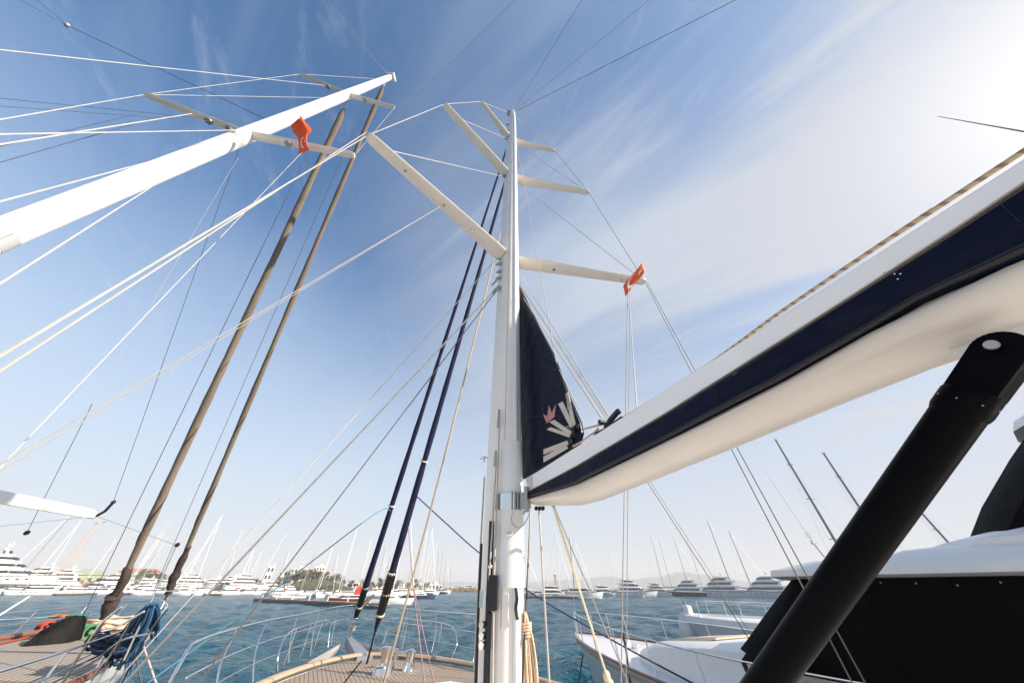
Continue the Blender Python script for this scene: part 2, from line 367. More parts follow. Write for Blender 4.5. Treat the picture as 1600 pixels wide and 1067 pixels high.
for sgn in (1, -1):
    top = [(12.35, 0.05), (12.2, 0.35), (10.5, 1.0), (8.5, 1.75), (7, 2.3), (5.3, 2.72), (3.3, 2.98)]
    if sgn < 0: top = top[:-1]
    ea, ep = top[-1]
    rail([BO(a, sgn*p_, -0.58+(0.03 if a > 10 else 0)) for a, p_ in top]+[BO(ea-0.4, sgn*ep*1.005, -0.72), BO(ea-0.55, sgn*ep, DECK+0.12)], 0.018)
    rail([BO(a, sgn*p_*0.98, -0.92) for a, p_ in top], 0.013)
    rail([BO(a, sgn*p_*0.97, -1.22) for a, p_ in top[2:]], 0.010)
    for (a, p_) in ((11.2, 0.72), (9.5, 1.38), (8.0, 1.93), (6.2, 2.5), (4.6, 2.83))[:5 if sgn > 0 else 4]:
        bz = DECK+0.1 if a < 8.4 else DECK+0.02
        rail([BO(a+0.35, sgn*p_*0.98, -0.58), BO(a, sgn*p_*0.97, (bz-0.58)/2), BO(a-0.25, sgn*(p_*0.9), bz)], 0.013, name='stanchion')
    # inner looped pulpit seat
    rail([BO(6.5, sgn*1.9, DECK+0.12), BO(6.5, sgn*2.0, -1.1), BO(7.0, sgn*1.95, -0.82), BO(8.6, sgn*1.45, -0.78), BO(9.8, sgn*1.05, -0.80), BO(10.1, sgn*0.9, -1.0), BO(10.0, sgn*0.8, -1.40)], 0.015, name='pulpit_loop')
    for a, p_ in ((7.4, 1.82), (8.4, 1.5), (9.3, 1.2)):
        rail([BO(a, sgn*p_, -0.80), BO(a, sgn*p_, -1.42)], 0.012, name='stanchion')
# ---- mast
MT = 21.3
def mring(z, s, sl_=1.0, n=28):
    o = []
    for j in range(n):
        t = 2*math.pi*j/n; ca, sa = math.cos(t), math.sin(t)
        e = 2/2.5; x = math.copysign(abs(ca)**e, ca)*0.33*s*sl_; y = math.copysign(abs(sa)**e, sa)*0.195*s
        o.append(BO(x, y, z))
    return o
mast = MB().rings([mring(z, s) for z, s in ((DECK-0.1, 1.0), (0, 1.0), (3, 1.0), (8, 1.0), (14, 0.98), (18, 0.92), (20.6, 0.78), (MT, 0.62))]).build('mast', spar, own, smooth=True)
# aft luff track, side channel seams
MB().tube([BO(-0.335, 0, -0.9), BO(-0.335, 0, 14), BO(-0.31, 0, 19), BO(-0.22, 0, MT-0.2)], 0.035, 8).build('sail_track', white, mast, smooth=True)
sm = MB()
for p_ in (0.06, -0.02, 0.13):
    sm.tube([BO(-0.318+abs(p_)*0.35, p_, -0.3), BO(-0.318+abs(p_)*0.35, p_, 17)], 0.006, 5)
sm.build('mast_seam', dullst, mast)
# lower box fairing on aft-port face (panel ending above deck) 
def mastpt(px, py, off=0.0):    # a point on the mast's camera-facing skin at a pixel
    base = Vector((MX, MY, CAMZ)); n = Vector((0, 1, 0)); q = onpl(px, py, base-Vector((0, 0.27+off, 0)), n); return q
def mz(py): return mastpt(800, py).z-CAMZ
fr_ = MB(); zt, zb = mastpt(797, 690).z, mastpt(797, 918).z
prof = [mastpt(x, 800).x for x in (779, 786, 806, 814, 817)]
rg = []
for z in (zt, zt-0.02, zb):
    g_ = [(prof[0], MY-0.10), (prof[0]+0.005, MY-0.27), (prof[1], MY-0.315), (prof[2], MY-0.335), (prof[3], MY-0.30), (prof[4]+0.01, MY-0.2), (prof[4], MY-0.02)]
    rg.append([Vector((x, y, z)) for x, y in g_])
fr_.rings(rg, caps=True).build('mast_fairing', white, mast, smooth=True)
cb = MB()
za, zb2 = mastpt(797, 772).z, mastpt(797, 797).z
ring = [(prof[0]-0.10, MY-0.12), (prof[0]-0.07, MY-0.275), (prof[0]+0.0, MY-0.30), (prof[1], MY-0.335), (prof[2], MY-0.352), (prof[3]+0.005, MY-0.32), (prof[4]+0.03, MY-0.2), (prof[4]+0.03, MY)]
cb.rings([[Vector((x, y, z)) for x, y in ring] for z in (zb2, za)]).build('gooseneck_collar', chrome, mast)
gp_ = MB()
for i in range(4): q = mastpt(800+i*4.5, 783); gp_.tube([Vector((q.x, MY-0.36, zb2-0.01)), Vector((q.x, MY-0.36, za+0.01))], 0.010, 8)
gp_.box(Vector((prof[4]+0.03, MY-0.36, (za+zb2)/2)), (0.12, 0.10, 0.16)); gp_.tube([Vector((prof[4]+0.04, MY-0.42, zb2-0.04)), Vector((prof[4]+0.04, MY-0.42, za+0.05))], 0.028, 12)
gp_.build('gooseneck', dullst, mast, smooth=True)
q = mastpt(794, 835, 0.07); MB().tube([q, q+Vector((0.0, -0.05, -0.01)), q+Vector((0.045, -0.07, 0))], [0.022, 0.024, 0.018], 12).build('padeye', chrome, mast, smooth=True)
hk = [mastpt(x, y, 0.08) for x, y in ((806, 918), (808, 935), (806, 950), (809, 968))]
MB().tube(smooth_path(hk, 4), [0.016]*13, 8).build('winch_handle', black, mast, smooth=True)
MB().tube(smooth_path([mastpt(x, y, 0.10) for x, y in ((803, 800), (799, 808), (802, 820), (813, 824), (823, 812), (829, 797))], 5), 0.007, 6).build('lashing', wirew, mast, smooth=True)
# tracks and clutch boxes down the port side of the mast
def strip(pts, r, off, m_, nm_, par=mast, ry=None):
    return MB().tube([mastpt(x, y, off) for x, y in pts], r, 8, ry=ry).build(nm_, m_, par, smooth=True)
strip(((768.5, 814), (763, 960), (758, 1140)), 0.022, 0.03, black, 'halyard_track', ry=0.03)
strip(((752, 849), (747, 960), (741, 1140)), 0.016, -0.10, black, 'halyard_track')
strip(((781, 640), (776, 800), (772, 905), (769, 1100)), 0.009, 0.05, wire, 'halyard')
strip(((776, 712), (770, 812), (764, 905)), 0.010, 0.05, wire, 'halyard')
strip(((757, 745), (751, 850), (741, 1048)), 0.010, -0.10, wire, 'halyard')
strip(((780, 640), (778, 668)), 0.018, 0.04, dullst, 'halyard_exit')
strip(((775, 704), (773, 728)), 0.018, 0.04, dullst, 'halyard_exit')
q1, q2 = mastpt(763, 898, 0.03), mastpt(778, 954, 0.06)
MB().box(((q1.x+q2.x)/2, q1.y-0.02, (q1.z+q2.z)/2), (abs(q2.x-q1.x)*0.85, 0.09, abs(q1.z-q2.z))).build('clutch_box', black, mast, bevel=0.012)
jb = MB()
for y in (975, 992, 1007): q = mastpt(757, y, 0.03); jb.tube([q, q+Vector((-0.03, -0.05, 0))], 0.028, 12)
q = mastpt(752, 935, 0.03); jb.box(q, (0.035, 0.05, 0.13)); q = mastpt(766, 885, 0.04); jb.ball(q, 0.026)
jb.build('cam_cleat', chrome, mast, smooth=True)
q = mastpt(764, 985, 0.04); MB().box(q, (0.05, 0.06, 0.26)).build('clutch_box', black, mast, bevel=0.01)
ts = MB()
for x, y in ((757, 714), (754, 717)): q = mastpt(x+2, y, -0.1); ts.tube([q, q+Vector((-0.05, -0.02, 0.0))], 0.006, 6)
q = mastpt(757, 715, -0.1); ts.tube([q+Vector((0.05, 0, 0)), q, q+Vector((0, 0, -0.06))], 0.008, 6); ts.build('deck_light_bracket', dullst, mast)
# tang fittings at shroud roots
for (x, y) in ((780, 412), (781, 424), (780, 434), (781, 450), (790, 262), (789, 274), (794, 205), (794, 214), (793, 195)):
    r_ = ray(x, y); base = Vector((MX, MY-0.12, CAMZ)); q = CP+r_*((MY-0.12)/r_.y)
    MB().tube([q+Vector((0.10, 0.02, 0)), q, q+Vector((-0.06, -0.04, -0.10))], [0.05, 0.045, 0.03], 8).build('tang', dullst, mast, smooth=True)
# ---- spreaders
def spreader(root, tip, c0, c1, th=0.05):
    root = Vector(root); tip = Vector(tip); d = (tip-root).normalized(); side = d.cross(Vector((0, 0, 1))).normalized(); rings = []
    for t in (0, 0.02, 0.3, 0.7, 0.96, 0.99, 1.0):
        c = (c0+(c1-c0)*t)/2; k = {0: 0.9, 0.99: 0.85, 1.0: 0.5}.get(t, 1); cp = root.lerp(tip, t)
        rings.append([cp+side*(c*k*math.cos(a))+Vector((0, 0, th*k*(1-0.35*t)*math.sin(a))) for a in [2*math.pi*j/16 for j in range(16)]])
    o = MB().rings(rings).build('spreader', spar, mast, smooth=True)
    return o, root, tip, side
tips = {}
SPZ = []
def rootz(y): r_ = ray(800, y); return r_.z/r_.y*MY
for i, (ry_, lt, rt, c0, c1) in enumerate(((400, (574, 212), (1008, 441), 0.40, 0.22), (272, (694, 163), (920, 301), 0.36, 0.20), (213, (752, 159), (867, 236), 0.30, 0.16))):
    z = rootz(ry_); z2 = rootz((413, 284, 226)[i]); z = (z+z2)/2; SPZ.append(z)
    for sg, (tx, ty) in ((1, lt), (-1, rt)):
        tp = atz(tx, ty, z); rt_ = BO(0.0-0.05, sg*0.23, z)
        sp, a_, b_, side = spreader(rt_, tp, c0, c1, 0.055)
        tips[(i, sg)] = tp
        # root bracket, light disc
        MB().tube([BO(0.08, sg*0.15, z), BO(0.08, sg*0.30, z)], 0.04, 8).build('spreader_bracket', dullst, sp, smooth=True)
        if i == 0:
            for f, s_ in ((0.27, 0.045), (0.80, 0.02)) if sg == -1 else ((0.27, 0.05), (0.50, 0.022), (0.77, 0.02)):
                c = rt_.lerp(tp, f)-Vector((0, 0, 0.052)); MB().tube([c, c-Vector((0, 0, 0.015)), c-Vector((0, 0, 0.03))], [s_, s_, s_*0.7], 14).build('spreader_light', dullst if s_ < 0.03 else chrome, sp, smooth=True)
# ---- rigging of own yacht
def ln(a, b, r=0.007, m_=wire, name='shroud', par=own, s=0.0, n=8):
    return MB().tube(sag(a, b, s, n if s else 1), r, 6).build(name, m_, par, smooth=True)
MTP = BO(0, 0, MT)
t1, t2, t3 = tips[(0, 1)], tips[(1, 1)], tips[(2, 1)]
ln(t1, ext(t1, atz(0, 556, 0.9), 1.55), 0.0078); ln(t1-Vector((0, 0.05, 0)), ext(t1, atz(0, 586, 0.9), 1.5), 0.007)
sp1mid = BO(-0.05, 0.23, SPZ[0]).lerp(t1, 0.50)
ln(sp1mid, ext(sp1mid, atz(0, 726, 0.75), 1.4), 0.006); ln(sp1mid, ext(sp1mid, atz(0, 737, 0.75), 1.4), 0.005)
ln(t1, t2, 0.009); ln(t2, t3, 0.009); ln(t3, BO(0, 0.1, MT-0.3), 0.009)
ln(t1+(BO(0, 0, SPZ[0])-t1)*0.08, BO(0, 0.2, SPZ[1]-0.2), 0.008); ln(t2+(BO(0, 0, SPZ[1])-t2)*0.15, BO(0, 0.2, SPZ[2]-0.2), 0.008)
t4, t5, t6 = tips[(0, -1)], tips[(1, -1)], tips[(2, -1)]
def stb(px1, py1, z=-1.4): return atz(px1, py1, z)
e1 = ray(1332, 1067); e1 = CP+e1*(-0.85/e1.z)
e2 = ray(1352, 1067); e2 = CP+e2*(-0.85/e2.z)
ln(t4, ext(t4, e1, 1.05), 0.0085, gwire); ln(t4+Vector((0.05, 0, 0)), ext(t4, e2, 1.05), 0.0085, gwire)
ln(t4, t5, 0.008, gwire); ln(t5, t6, 0.008, gwire); ln(t6, BO(0, -0.1, MT-0.3), 0.008)
ln(t4, BO(0, -0.2, SPZ[1]-0.1), 0.009); ln(t5, BO(0, -0.2, SPZ[2]-0.1), 0.008)
zr = rootz(430); R1 = BO(0, -0.2, zr); whiterig = mat('cream_rigging_rope', (0.74, 0.68, 0.60), 0.7, noise=12, var=0.2)
ln(R1, ext(R1, atz(1184, 1019, -1.1), 1.15), 0.011); ln(R1+Vector((0, 0, 0.03)), ext(R1, atz(1192, 1019, -1.1), 1.15), 0.007)
R2 = BO(0.05, 0.2, rootz(436)); R3 = BO(0.05, 0.2, rootz(449))
ln(BO(0.05, 0.2, rootz(400)), atz(130, 1120, -1.40), 0.010, whiterig)
ln(R3, atz(95, 1172, -1.42), 0.016, whiterig); ln(R3+Vector((0, 0, -0.05)), atz(262, 1130, -1.42), 0.011, gwire)
for a_, b_, rr in ((R3, atz(95, 1172, -1.42), 0.026), (R3+Vector((0, 0, -0.05)), atz(262, 1130, -1.42), 0.022), (R2, atz(130, 1120, -1.40), 0.02)):
    MB().tube([a_.lerp(b_, 0.0), a_.lerp(b_, 0.012), a_.lerp(b_, 0.03), a_.lerp(b_, 0.032)], [rr*0.6, rr, rr, rr*0.4], 8).build('turnbuckle', dullst, own, smooth=True)
# masthead lines leaving the frame
ln(MTP, BO(-13, 0, 3.0), 0.006, dkwire, 'backstay'); ln(MTP, ext(MTP, atz(1015, 0, 19), 3.0), 0.008, wire, 'backstay'); ln(MTP, ext(MTP, atz(1150, 0, 17), 3.0), 0.010, dkwire, 'backstay')
MB().tube([MTP, MTP+Vector((0, 0, 0.3))], 0.05, 8).box(MTP+Vector((-0.05, 0, 0.05)), (0.5, 0.25, 0.12)).build('masthead_unit', dullst, mast)
# navy furled headsails
def furled(a, b, r0, r1, m_, name, par, n=40, amp=0.12, squash=0.85):
    a = Vector(a); b = Vector(b); pts = [a.lerp(b, i/n) for i in range(n+1)]
    rs = [(r0+(r1-r0)*i/n)*(1+amp*math.sin(i*1.7)*0.5+random.uniform(-amp, amp)*0.5) for i in range(n+1)]
    rs[0] *= 0.4; rs[-1] *= 0.35
    return MB().tube(pts, rs, 10, ry=[q_*squash for q_ in rs]).build(name, m_, par, smooth=True)
bowA = BO(12.2, 0.0, DECK+0.15); zz = rootz(214)
ftop1 = BO(0.3, 0, rootz(214)); ftop2 = BO(0.3, 0, rootz(262))
fb2 = BO(7.45, 0.0, DECK+0.2)
f1 = furled(ftop1, bowA.lerp(ftop1, 0.03), 0.04, 0.115, navyb, 'furled_headsail', own)
f2 = furled(ftop2, fb2.lerp(ftop2, 0.03), 0.05, 0.10, navyb, 'furled_headsail', own)
for (tp, bt, fa, fb, par) in ((ftop1, bowA, 0.925, 0.972, f1), (ftop2, fb2, 0.885, 0.955, f2)):
    MB().tube([tp.lerp(bt, fa+(fb-fa)*i/6) for i in range(7)], [.118, .122, .117, .12, .112, .105, .07], 10).build('stay_cover', black, par, smooth=True)
for (tp, bt, fz, par) in ((ftop1, bowA, (0.955, 0.925, 0.79), f1), (ftop2, fb2, (0.945, 0.915, 0.885, 0.70), f2)):
    for f in fz:
        a_ = tp.lerp(bt, f); MB().tube([a_, tp.lerp(bt, f+0.0022)], 0.118, 12).build('sail_tie', strap, par, smooth=True)
ln(bowA.lerp(ftop1, 0.02), bowA-Vector((0, 0, 0.2)), 0.03, dullst, 'forestay_fitting')
ln(fb2.lerp(ftop2, 0.03), fb2-Vector((0, 0, 0.3)), 0.025, black, 'forestay_fitting')
MB().tube([bowA+Vector((0, 0, 0.12)), bowA+Vector((0, 0, 0.24))], 0.15, 14).build('furling_drum', dullst, own, smooth=True)
MB().tube([bowA+Vector((0.1, 0, 0.75)), bowA+Vector((0.5, 0.1, 1.1))], [0.09, 0.05], 8).build('sail_block', tan, own, smooth=True)
# running lines near the foredeck
a_ = BO(0.35, 0.05, rootz(330)); ln(a_, atz(596, 1080, DECK+0.1), 0.021, tanrope, 'halyard', s=0.55, n=16)
k1 = atk(645, 912, 7.6); k0 = atk(637, 812, 8.2)
ln(k0, k1, 0.010, pinkrope, 'halyard'); ln(ftop2+Vector((0, 0, -0.3)), k0, 0.006, dkwire, 'halyard')
ln(k1, atz(665, 1080, DECK), 0.014, pinkrope, 'halyard'); ln(k1, atz(681, 1080, DECK), 0.013, pinkrope, 'halyard')
kk = ftop2.lerp(fb2, 0.80); kk = ftop1.lerp(bowA, 0.80)
cy = [kk, atk(590, 800, 7.5), atk(470, 890, 7.0), atk(350, 980, 6.3), atk(230, 1067, 5.5)]
MB().tube(smooth_path(cy, 4), 0.013, 6).build('tag_line', cyanline, own, smooth=True)
nv = [ftop2.lerp(fb2, 0.76), atk(700, 820, 7.6), atk(746, 861, 7.3), atk(830, 926, 6.7), atk(950, 996, 6.0), atk(1092, 1072, 5.4)]
MB().tube(smooth_path(nv, 4), 0.016, 6).build('spring_line', nvline, own, smooth=True)
# ---- boom (side plane nearest the camera)
BD = Vector((0.329, -0.944, 0)).normalized(); BN = Vector((BD.y, -BD.x, 0)); BN = -BN if BN.x > 0 else BN   # towards camera side (port)
A0 = aty(822, 748, MY-0.33)
def tz(px, py, off=0.0):
    q = onpl(px, py, A0+BN*off, BN); return ((q-A0).dot(BD), q.z-CAMZ)
def edge(pts, off=0.0): return [tz(x, y, off) for x, y in pts]
def ev(e, t):
    if t <= e[0][0]: i = 0
    elif t >= e[-1][0]: i = len(e)-2
    else: i = max(j for j in range(len(e)-1) if e[j][0] <= t)
    (t0, z0), (t1_, z1) = e[i], e[i+1]; return z0+(z1-z0)*(t-t0)/(t1_-t0)
E_top = edge(((822, 748), (1017, 624), (1225, 492), (1450, 346), (1600, 249)))
E_nt = edge(((832, 764), (900, 728), (1037, 647), (1225, 529), (1450, 386), (1600, 286)))
E_nb = edge(((832, 777), (900, 757), (1037, 692), (1225, 596), (1450, 468), (1600, 406)))
E_bt = edge(((826, 790), (905, 790), (1000, 750), (1225, 654), (1380, 586), (1500, 545)), -0.10)
TB = E_top[-1][0]
ts_ = [0.0, 0.05, 0.15, 0.35, 0.6, 0.9, 1.2, 1.5, 1.8, 2.1, 2.4, 2.7, 3.0, 3.3, 3.6, 3.88, 4.4, 5.2, 6.2, 7.2]
def cl_(e, t): return ev(e, min(t, 3.88))+ (ev(E_top, t)-ev(E_top, min(t, 3.88)))
def bp(t, off, z): return A0+BD*t+BN*off+Vector((0, 0, CAMZ+z-A0.z))
HW = 0.17
def boom_ring(t):
    zt_, z1, z2, z3 = cl_(E_top, t), cl_(E_nt, t), cl_(E_nb, t), cl_(E_bt, t)
    if t < 0.15: z1 = min(z1, zt_-0.05); z2 = min(z2, z1-0.03); z3 = min(z3, z2-0.02)
    h = z2-z3; o = []
    prof = [(0.0, zt_), (0.0, z1), (-0.022, z1-0.004), (-0.022, z2+0.004), (0.0, z2), (0.006, z2-h*0.12), (0.0, z2-h*0.30), (-0.022, z2-h*0.50), (-0.055, z2-h*0.68), (-0.095, z2-h*0.83), (-0.145, z2-h*0.93)]
    o = [bp(t, u, z) for u, z in prof]
    o += [bp(t, -2*HW-u, z) for u, z in reversed(prof)]
    o += [bp(t, -2*HW+0.03, zt_-0.003), bp(t, -HW, zt_-0.08), bp(t, -0.03, zt_-0.003)]
    return o
boom = MB().rings([boom_ring(t) for t in ts_]).build('boom', mat('boom_shaded_paint', (0.60, 0.55, 0.49), 0.36, coat=0.2, noise=2.6, var=0.09, bump=(1.7, 0.15, 0.03)), own, smooth=True)  # shell colour darkened and warmed: underside shade and deck bounce painted in
pn = []
for t in [0.22+i*0.2 for i in range(35)]:
    zt_, z1 = cl_(E_top, t), cl_(E_nt, t)
    pn.append([bp(t, u, z) for u, z in ((-0.004, zt_-0.003), (0.003, zt_-0.004), (0.003, z1+0.003), (-0.004, z1+0.004))])
MB().rings(pn).build('side_panel', mat('panel_white', (0.88, 0.86, 0.83), 0.3, coat=0.25, noise=3.0, var=0.03), boom)
cv = []
nts = [0.02+i*0.06 for i in range(int(7.1/0.06))]
for i, t in enumerate(nts):
    z1, z2 = cl_(E_nt, t)-0.008, cl_(E_nb, t)+0.004
    end = min(1.0, (t-0.0)/0.10+0.25); mid = (z1+z2)/2; hh = (z1-z2)/2*end
    wv = 0.006*math.sin(t*5.1)+0.004*math.sin(t*13)
    sh = [(-0.03, 1.0), (0.004, 0.97), (0.018+wv, 0.70), (0.026+wv, 0.3), (0.028-wv, -0.1), (0.024, -0.5), (0.030+wv, -0.78), (0.022, -0.97), (-0.03, -1.0)]
    cv.append([bp(t, u, mid+v*hh) for u, v in sh])
cover = MB().rings(cv, caps=True).build('sail_cover', navy, boom, smooth=True)
for k_ in range(6):
    t = 0.75+k_*0.98; z1, z2 = cl_(E_nt, t)-0.008, cl_(E_nb, t)+0.004; mid = (z1+z2)/2; hh = (z1-z2)/2
    MB().tube([bp(t+0.02*v, u+0.001, mid+v*hh) for u, v in ((0.004, 0.97), (0.019, 0.70), (0.027, 0.3), (0.028, -0.1), (0.025, -0.5), (0.029, -0.78), (0.022, -0.95))], 0.0016, 5).build('cloth_seam', black, cover)
# piping along the lower cover edge and grey seam near top
for (f, u, m_, r_) in ((-0.90, 0.030, black, 0.009), (-0.78, 0.034, black, 0.003), (0.88, 0.012, tan, 0.0010)):
    pts = []
    for t in nts[3:]:
        z1, z2 = cl_(E_nt, t)-0.008, cl_(E_nb, t)+0.004; mid = (z1+z2)/2; hh = (z1-z2)/2
        pts.append(bp(t, u+(0.006*math.sin(t*5.1) if f < 0 else 0), mid+f*hh+(0.004*math.sin(t*3.3+1) if f < 0 else 0)))
    MB().tube(pts, r_, 6).build('piping', m_, cover, smooth=True)
sn = MB()
for x, y in ((1381, 426), (1403, 436), (1398, 428), (1407, 428), (1146, 586), (1150, 583)):
    t, z = tz(x, y, 0.03); sn.ball(bp(t, 0.030, z), 0.003, 6, 5)
sn.build('snap_stud', chrome, cover)
# mast-end casting of the boom & bottom fittings
q = bp(0.06, -HW, ev(E_bt, 0.1)-0.0)
be = MB().tube([bp(-0.10, -HW, cl_(E_top, 0)-0.16), bp(0.06, -HW, cl_(E_top, 0)-0.16)], 0.06, 10).build('boom_fitting', dullst, boom, smooth=True)
bl = MB()
for i in range(3):
    t, z = tz(838+i*5, 794, -0.08); c = bp(t, -0.08, z); bl.tube([c-BD*0.012, c+BD*0.012], 0.022, 10)
bl.build('sheave_block', black, boom, smooth=True)
# vang bracket plate under the boom
tv, zv = tz(1555, 543, -0.03)
br = MB()
zc_ = ev(E_bt, 3.2)
pl = [tz(x, y, -HW) for x, y in ((1395, 588), (1412, 572), (1492, 552), (1512, 560), (1560, 590), (1640, 520), (1640, 440), (1420, 540))]
br.prism([bp(t, -HW+0.05, z) for t, z in pl], -BN*0.10)
br.build('vang_bracket', white, boom, bevel=0.006)
# reefing / control lines on top of the boom
rp = stripes('flecked_boom_rope', (0.50, 0.38, 0.25), (0.24, 0.185, 0.13), BD+Vector((0, 0, 0.6)), 0.034, 0.66, 0.8, wob=0.5)
pts = []
for x, y in ((945, 672), (975, 652), (1100, 574), (1225, 484), (1450, 333), (1600, 236)):
    t, z = tz(x, y, -0.05); pts.append(bp(t, -0.05, z))
pts.append(bp(7.0, -0.05, cl_(E_top, 7.0)+0.03))
rope = MB().tube(smooth_path(pts, 6), 0.0080, 8).build('reef_line', rp, boom, smooth=True)
sheet = MB().tube([bp(0.15, -0.10, cl_(E_top, 0.15)+0.008), bp(7.0, -0.10, cl_(E_top, 7.0)+0.008)], 0.008, 6).build('boom_top_rail', whitecl, boom, smooth=True)
# turning block on boom top
t, z = tz(950, 668, -0.05); bt_ = cl_(E_top, t)
tb = MB()
def P_(x, y, off=-0.06): t, z = tz(x, y, off); return bp(t, off, z)
tb.prism([P_(x, y, -0.03) for x, y in ((928, 684), (930, 675), (945, 668), (970, 650), (968, 657), (946, 672))], -BN*0.07)
tb.tube([P_(946, 668), P_(955, 655), P_(966, 642)], [0.018, 0.024, 0.022], 10)
tb.ball(P_(966, 643), (0.024, 0.024, 0.024)); tb.tube([P_(941, 660)+BN*0.03, P_(941, 660)-BN*0.03], 0.022, 14)
tb.build('turning_block', black, boom, smooth=True)
for pp in (((940, 663), (925, 667), (909, 671)), ((935, 672), (922, 680), (908, 690), (895, 697)), ((936, 668), (928, 677), (930, 680))):
    MB().tube(smooth_path([P_(x, y) for x, y in pp], 4), 0.0085, 7).build('reef_line', rp, boom, smooth=True)
# ---- boom vang
h0 = atk(1566, 549, 0.80); hd = atk(1192, 1075, 1.04); hp = atk(1557, 542, 0.80); vd = (hd-h0).normalized()
foot = h0+vd*((h0.z-(CAMZ+DECK+0.12))/(-vd.z))
MB().tube([h0+vd*0.17, h0+vd*0.6, h0+vd*1.4, foot], [0.0495, 0.050, 0.050, 0.050], 40).build('boom_vang', vangm, own, smooth=True)
vg = [o for o in own.children if o.name.startswith('boom_vang')][0]
side = BN; 
MB().tube([h0+vd*0.125, h0+vd*0.135, h0+vd*0.185, h0+vd*0.20], [0.0498, 0.0535, 0.054, 0.051], 40).build('vang_collar', vangm, vg, smooth=True)
sdv = vd.cross(side).normalized()
ov = []
for i in range(28):
    a = 2*math.pi*i/28
    x = math.cos(a)*0.048; y = math.sin(a)*0.054
    if y < 0: pass
    ov.append((x, y))
poly = [h0+sdv*x+(-vd)*y for x, y in ov if y >= -0.001]+[h0+sdv*(-0.047)+vd*0.14, h0+sdv*0.047+vd*0.14]
MB().prism([p_+side*0.026 for p_ in poly], -side*0.066).build('vang_head', vangm, vg, bevel=0.008)
MB().tube([hp+side*0.026, hp+side*0.032], [0.0135, 0.012], 24).build('clevis_pin', dullst, vg, smooth=True)
for k_ in range(8):
    a_ = k_*math.pi/4; c_ = h0+vd*0.16+sdv*math.cos(a_)*0.0537+vd.cross(sdv)*math.sin(a_)*0.0537; MB().ball(c_, 0.0022, 6, 5).build('collar_screw', dullst, vg)
MB().box(foot+Vector((0, 0, -0.06)), (0.25, 0.25, 0.14)).build('vang_foot', dullst, vg, bevel=0.02)
# ---- navy mainsail flake cover between mast and boom
pl0 = A0+BN*(-0.17)
def SP(x, y, off=0.0): return onpl(x, y, pl0+BN*off, BN)
tri = [(811, 447), (822, 470), (840, 508), (862, 550), (874, 580), (885, 612), (897, 640), (906, 660), (909, 676), (904, 694), (870, 716), (817, 748), (814, 650), (812, 540)]
tb = MB(); tb.prism([SP(x, y, 0.012) for x, y in tri], -BN*0.03)
lc = tb.build('luff_cover', navy, own)
MB().tube([SP(x, y, 0.012) for x, y in tri[:9]], 0.006, 6).build('leech_seam', black, lc, smooth=True)
for a_, b_ in (((813, 560), (872, 578)), ((814, 650), (900, 648))):
    MB().tube([SP(*a_, 0.014), SP((a_[0]+b_[0])/2, (a_[1]+b_[1])/2+2, 0.014), SP(*b_, 0.014)], 0.0022, 5).build('cloth_seam', black, lc)
MB().tube([SP(813, 440, 0.02), SP(812, 500, 0.02), SP(811.5, 620, 0.02)], 0.008, 6).build('luff_rope', tan, lc, smooth=True)
for quad in (((883, 614), (889, 618), (899, 662), (894, 667)), ((872, 631), (879, 627), (896, 664), (891, 668)), ((858, 659), (866, 656), (893, 674), (890, 680)), ((854, 671), (860, 667), (891, 678), (889, 683)),
             ((849, 702), (849, 710), (888, 694), (886, 688)), ((849, 713), (849, 722), (887, 700), (884, 694)), ((884, 616), (887, 612), (891, 640), (887, 640))):
    sp_ = MB(); sp_.prism([SP(x, y, 0.020) for x, y in quad], -BN*0.008); sp_.build('reef_webbing', strap, lc)
cr = MB(); cr.prism([SP(x, y, 0.019) for x, y in ((848.5, 647), (855, 650), (857.5, 633.5), (862, 645), (868, 632), (866, 651), (854, 661))], -BN*0.006); cr.build('crown_emblem', pinkm, lc)
blk = MB(); c = SP(897, 677, 0.03); blk.ball(c+Vector((0, 0, 0.03)), (0.03, 0.03, 0.038)); c2 = SP(893, 687, 0.03); blk.ball(c2, (0.03, 0.03, 0.032)); blk.ball(SP(903, 666, 0.03), (0.018, 0.018, 0.03))
blk.build('clew_block', black, lc, smooth=True)
wr = MB()
for r0 in (0.02, 0.026): 
    c = SP(888, 668, 0.03); wr.tube([c+Vector((math.cos(a)*r0, 0, math.sin(a)*r0*0.7)) for a in [i*0.5 for i in range(13)]], 0.003, 5)
wr.build('lashing', wirew, lc, smooth=True)
# lazy jacks and halyards round the boom
LJ = BO(-0.25, -0.1, SPZ[2]-0.3)
ljm = P_(870, 570, -0.17)
ln(LJ, SP(870, 570), 0.007, wirew, 'lazy_jack'); ln(SP(870, 570), SP(905, 640), 0.006, wirew, 'lazy_jack')
ln(SP(815, 432, 0.02), SP(950, 649), 0.006, wirew, 'lazy_jack'); ln(SP(818, 466, 0.02), SP(939, 652), 0.007, tanrope, 'lazy_jack')
hf = t4.lerp(BO(0, -0.2, SPZ[0]), 0.14)
ln(hf, P_(990, 650, -0.3)-Vector((0, 0, 0.15)), 0.0065, wirew, 'flag_halyard'); 
ln(hf, atz(970, 1090, -1.4), 0.010, wirew, 'flag_halyard'); ln(hf+Vector((0.06, 0, 0)), atz(978, 1090, -1.4), 0.008, wirew, 'flag_halyard')
b1 = bp(0.35, -HW, cl_(E_bt, 0.35))
ln(b1, atz(952, 1067, -0.95), 0.014, yellowrope, 'mainsheet_tail'); ln(b1+Vector((0.01, 0, 0)), atz(982, 1067, -0.95), 0.009, dullst, 'mainsheet_tail')
q = atz(952, 1067, -0.95); kn = MB(); kn.ball(q+Vector((-0.02, 0, 0.06)), (0.05, 0.05, 0.06)); kn.ball(q, (0.06, 0.05, 0.05)); kn.build('rope_knot', yellowrope, own, smooth=True)
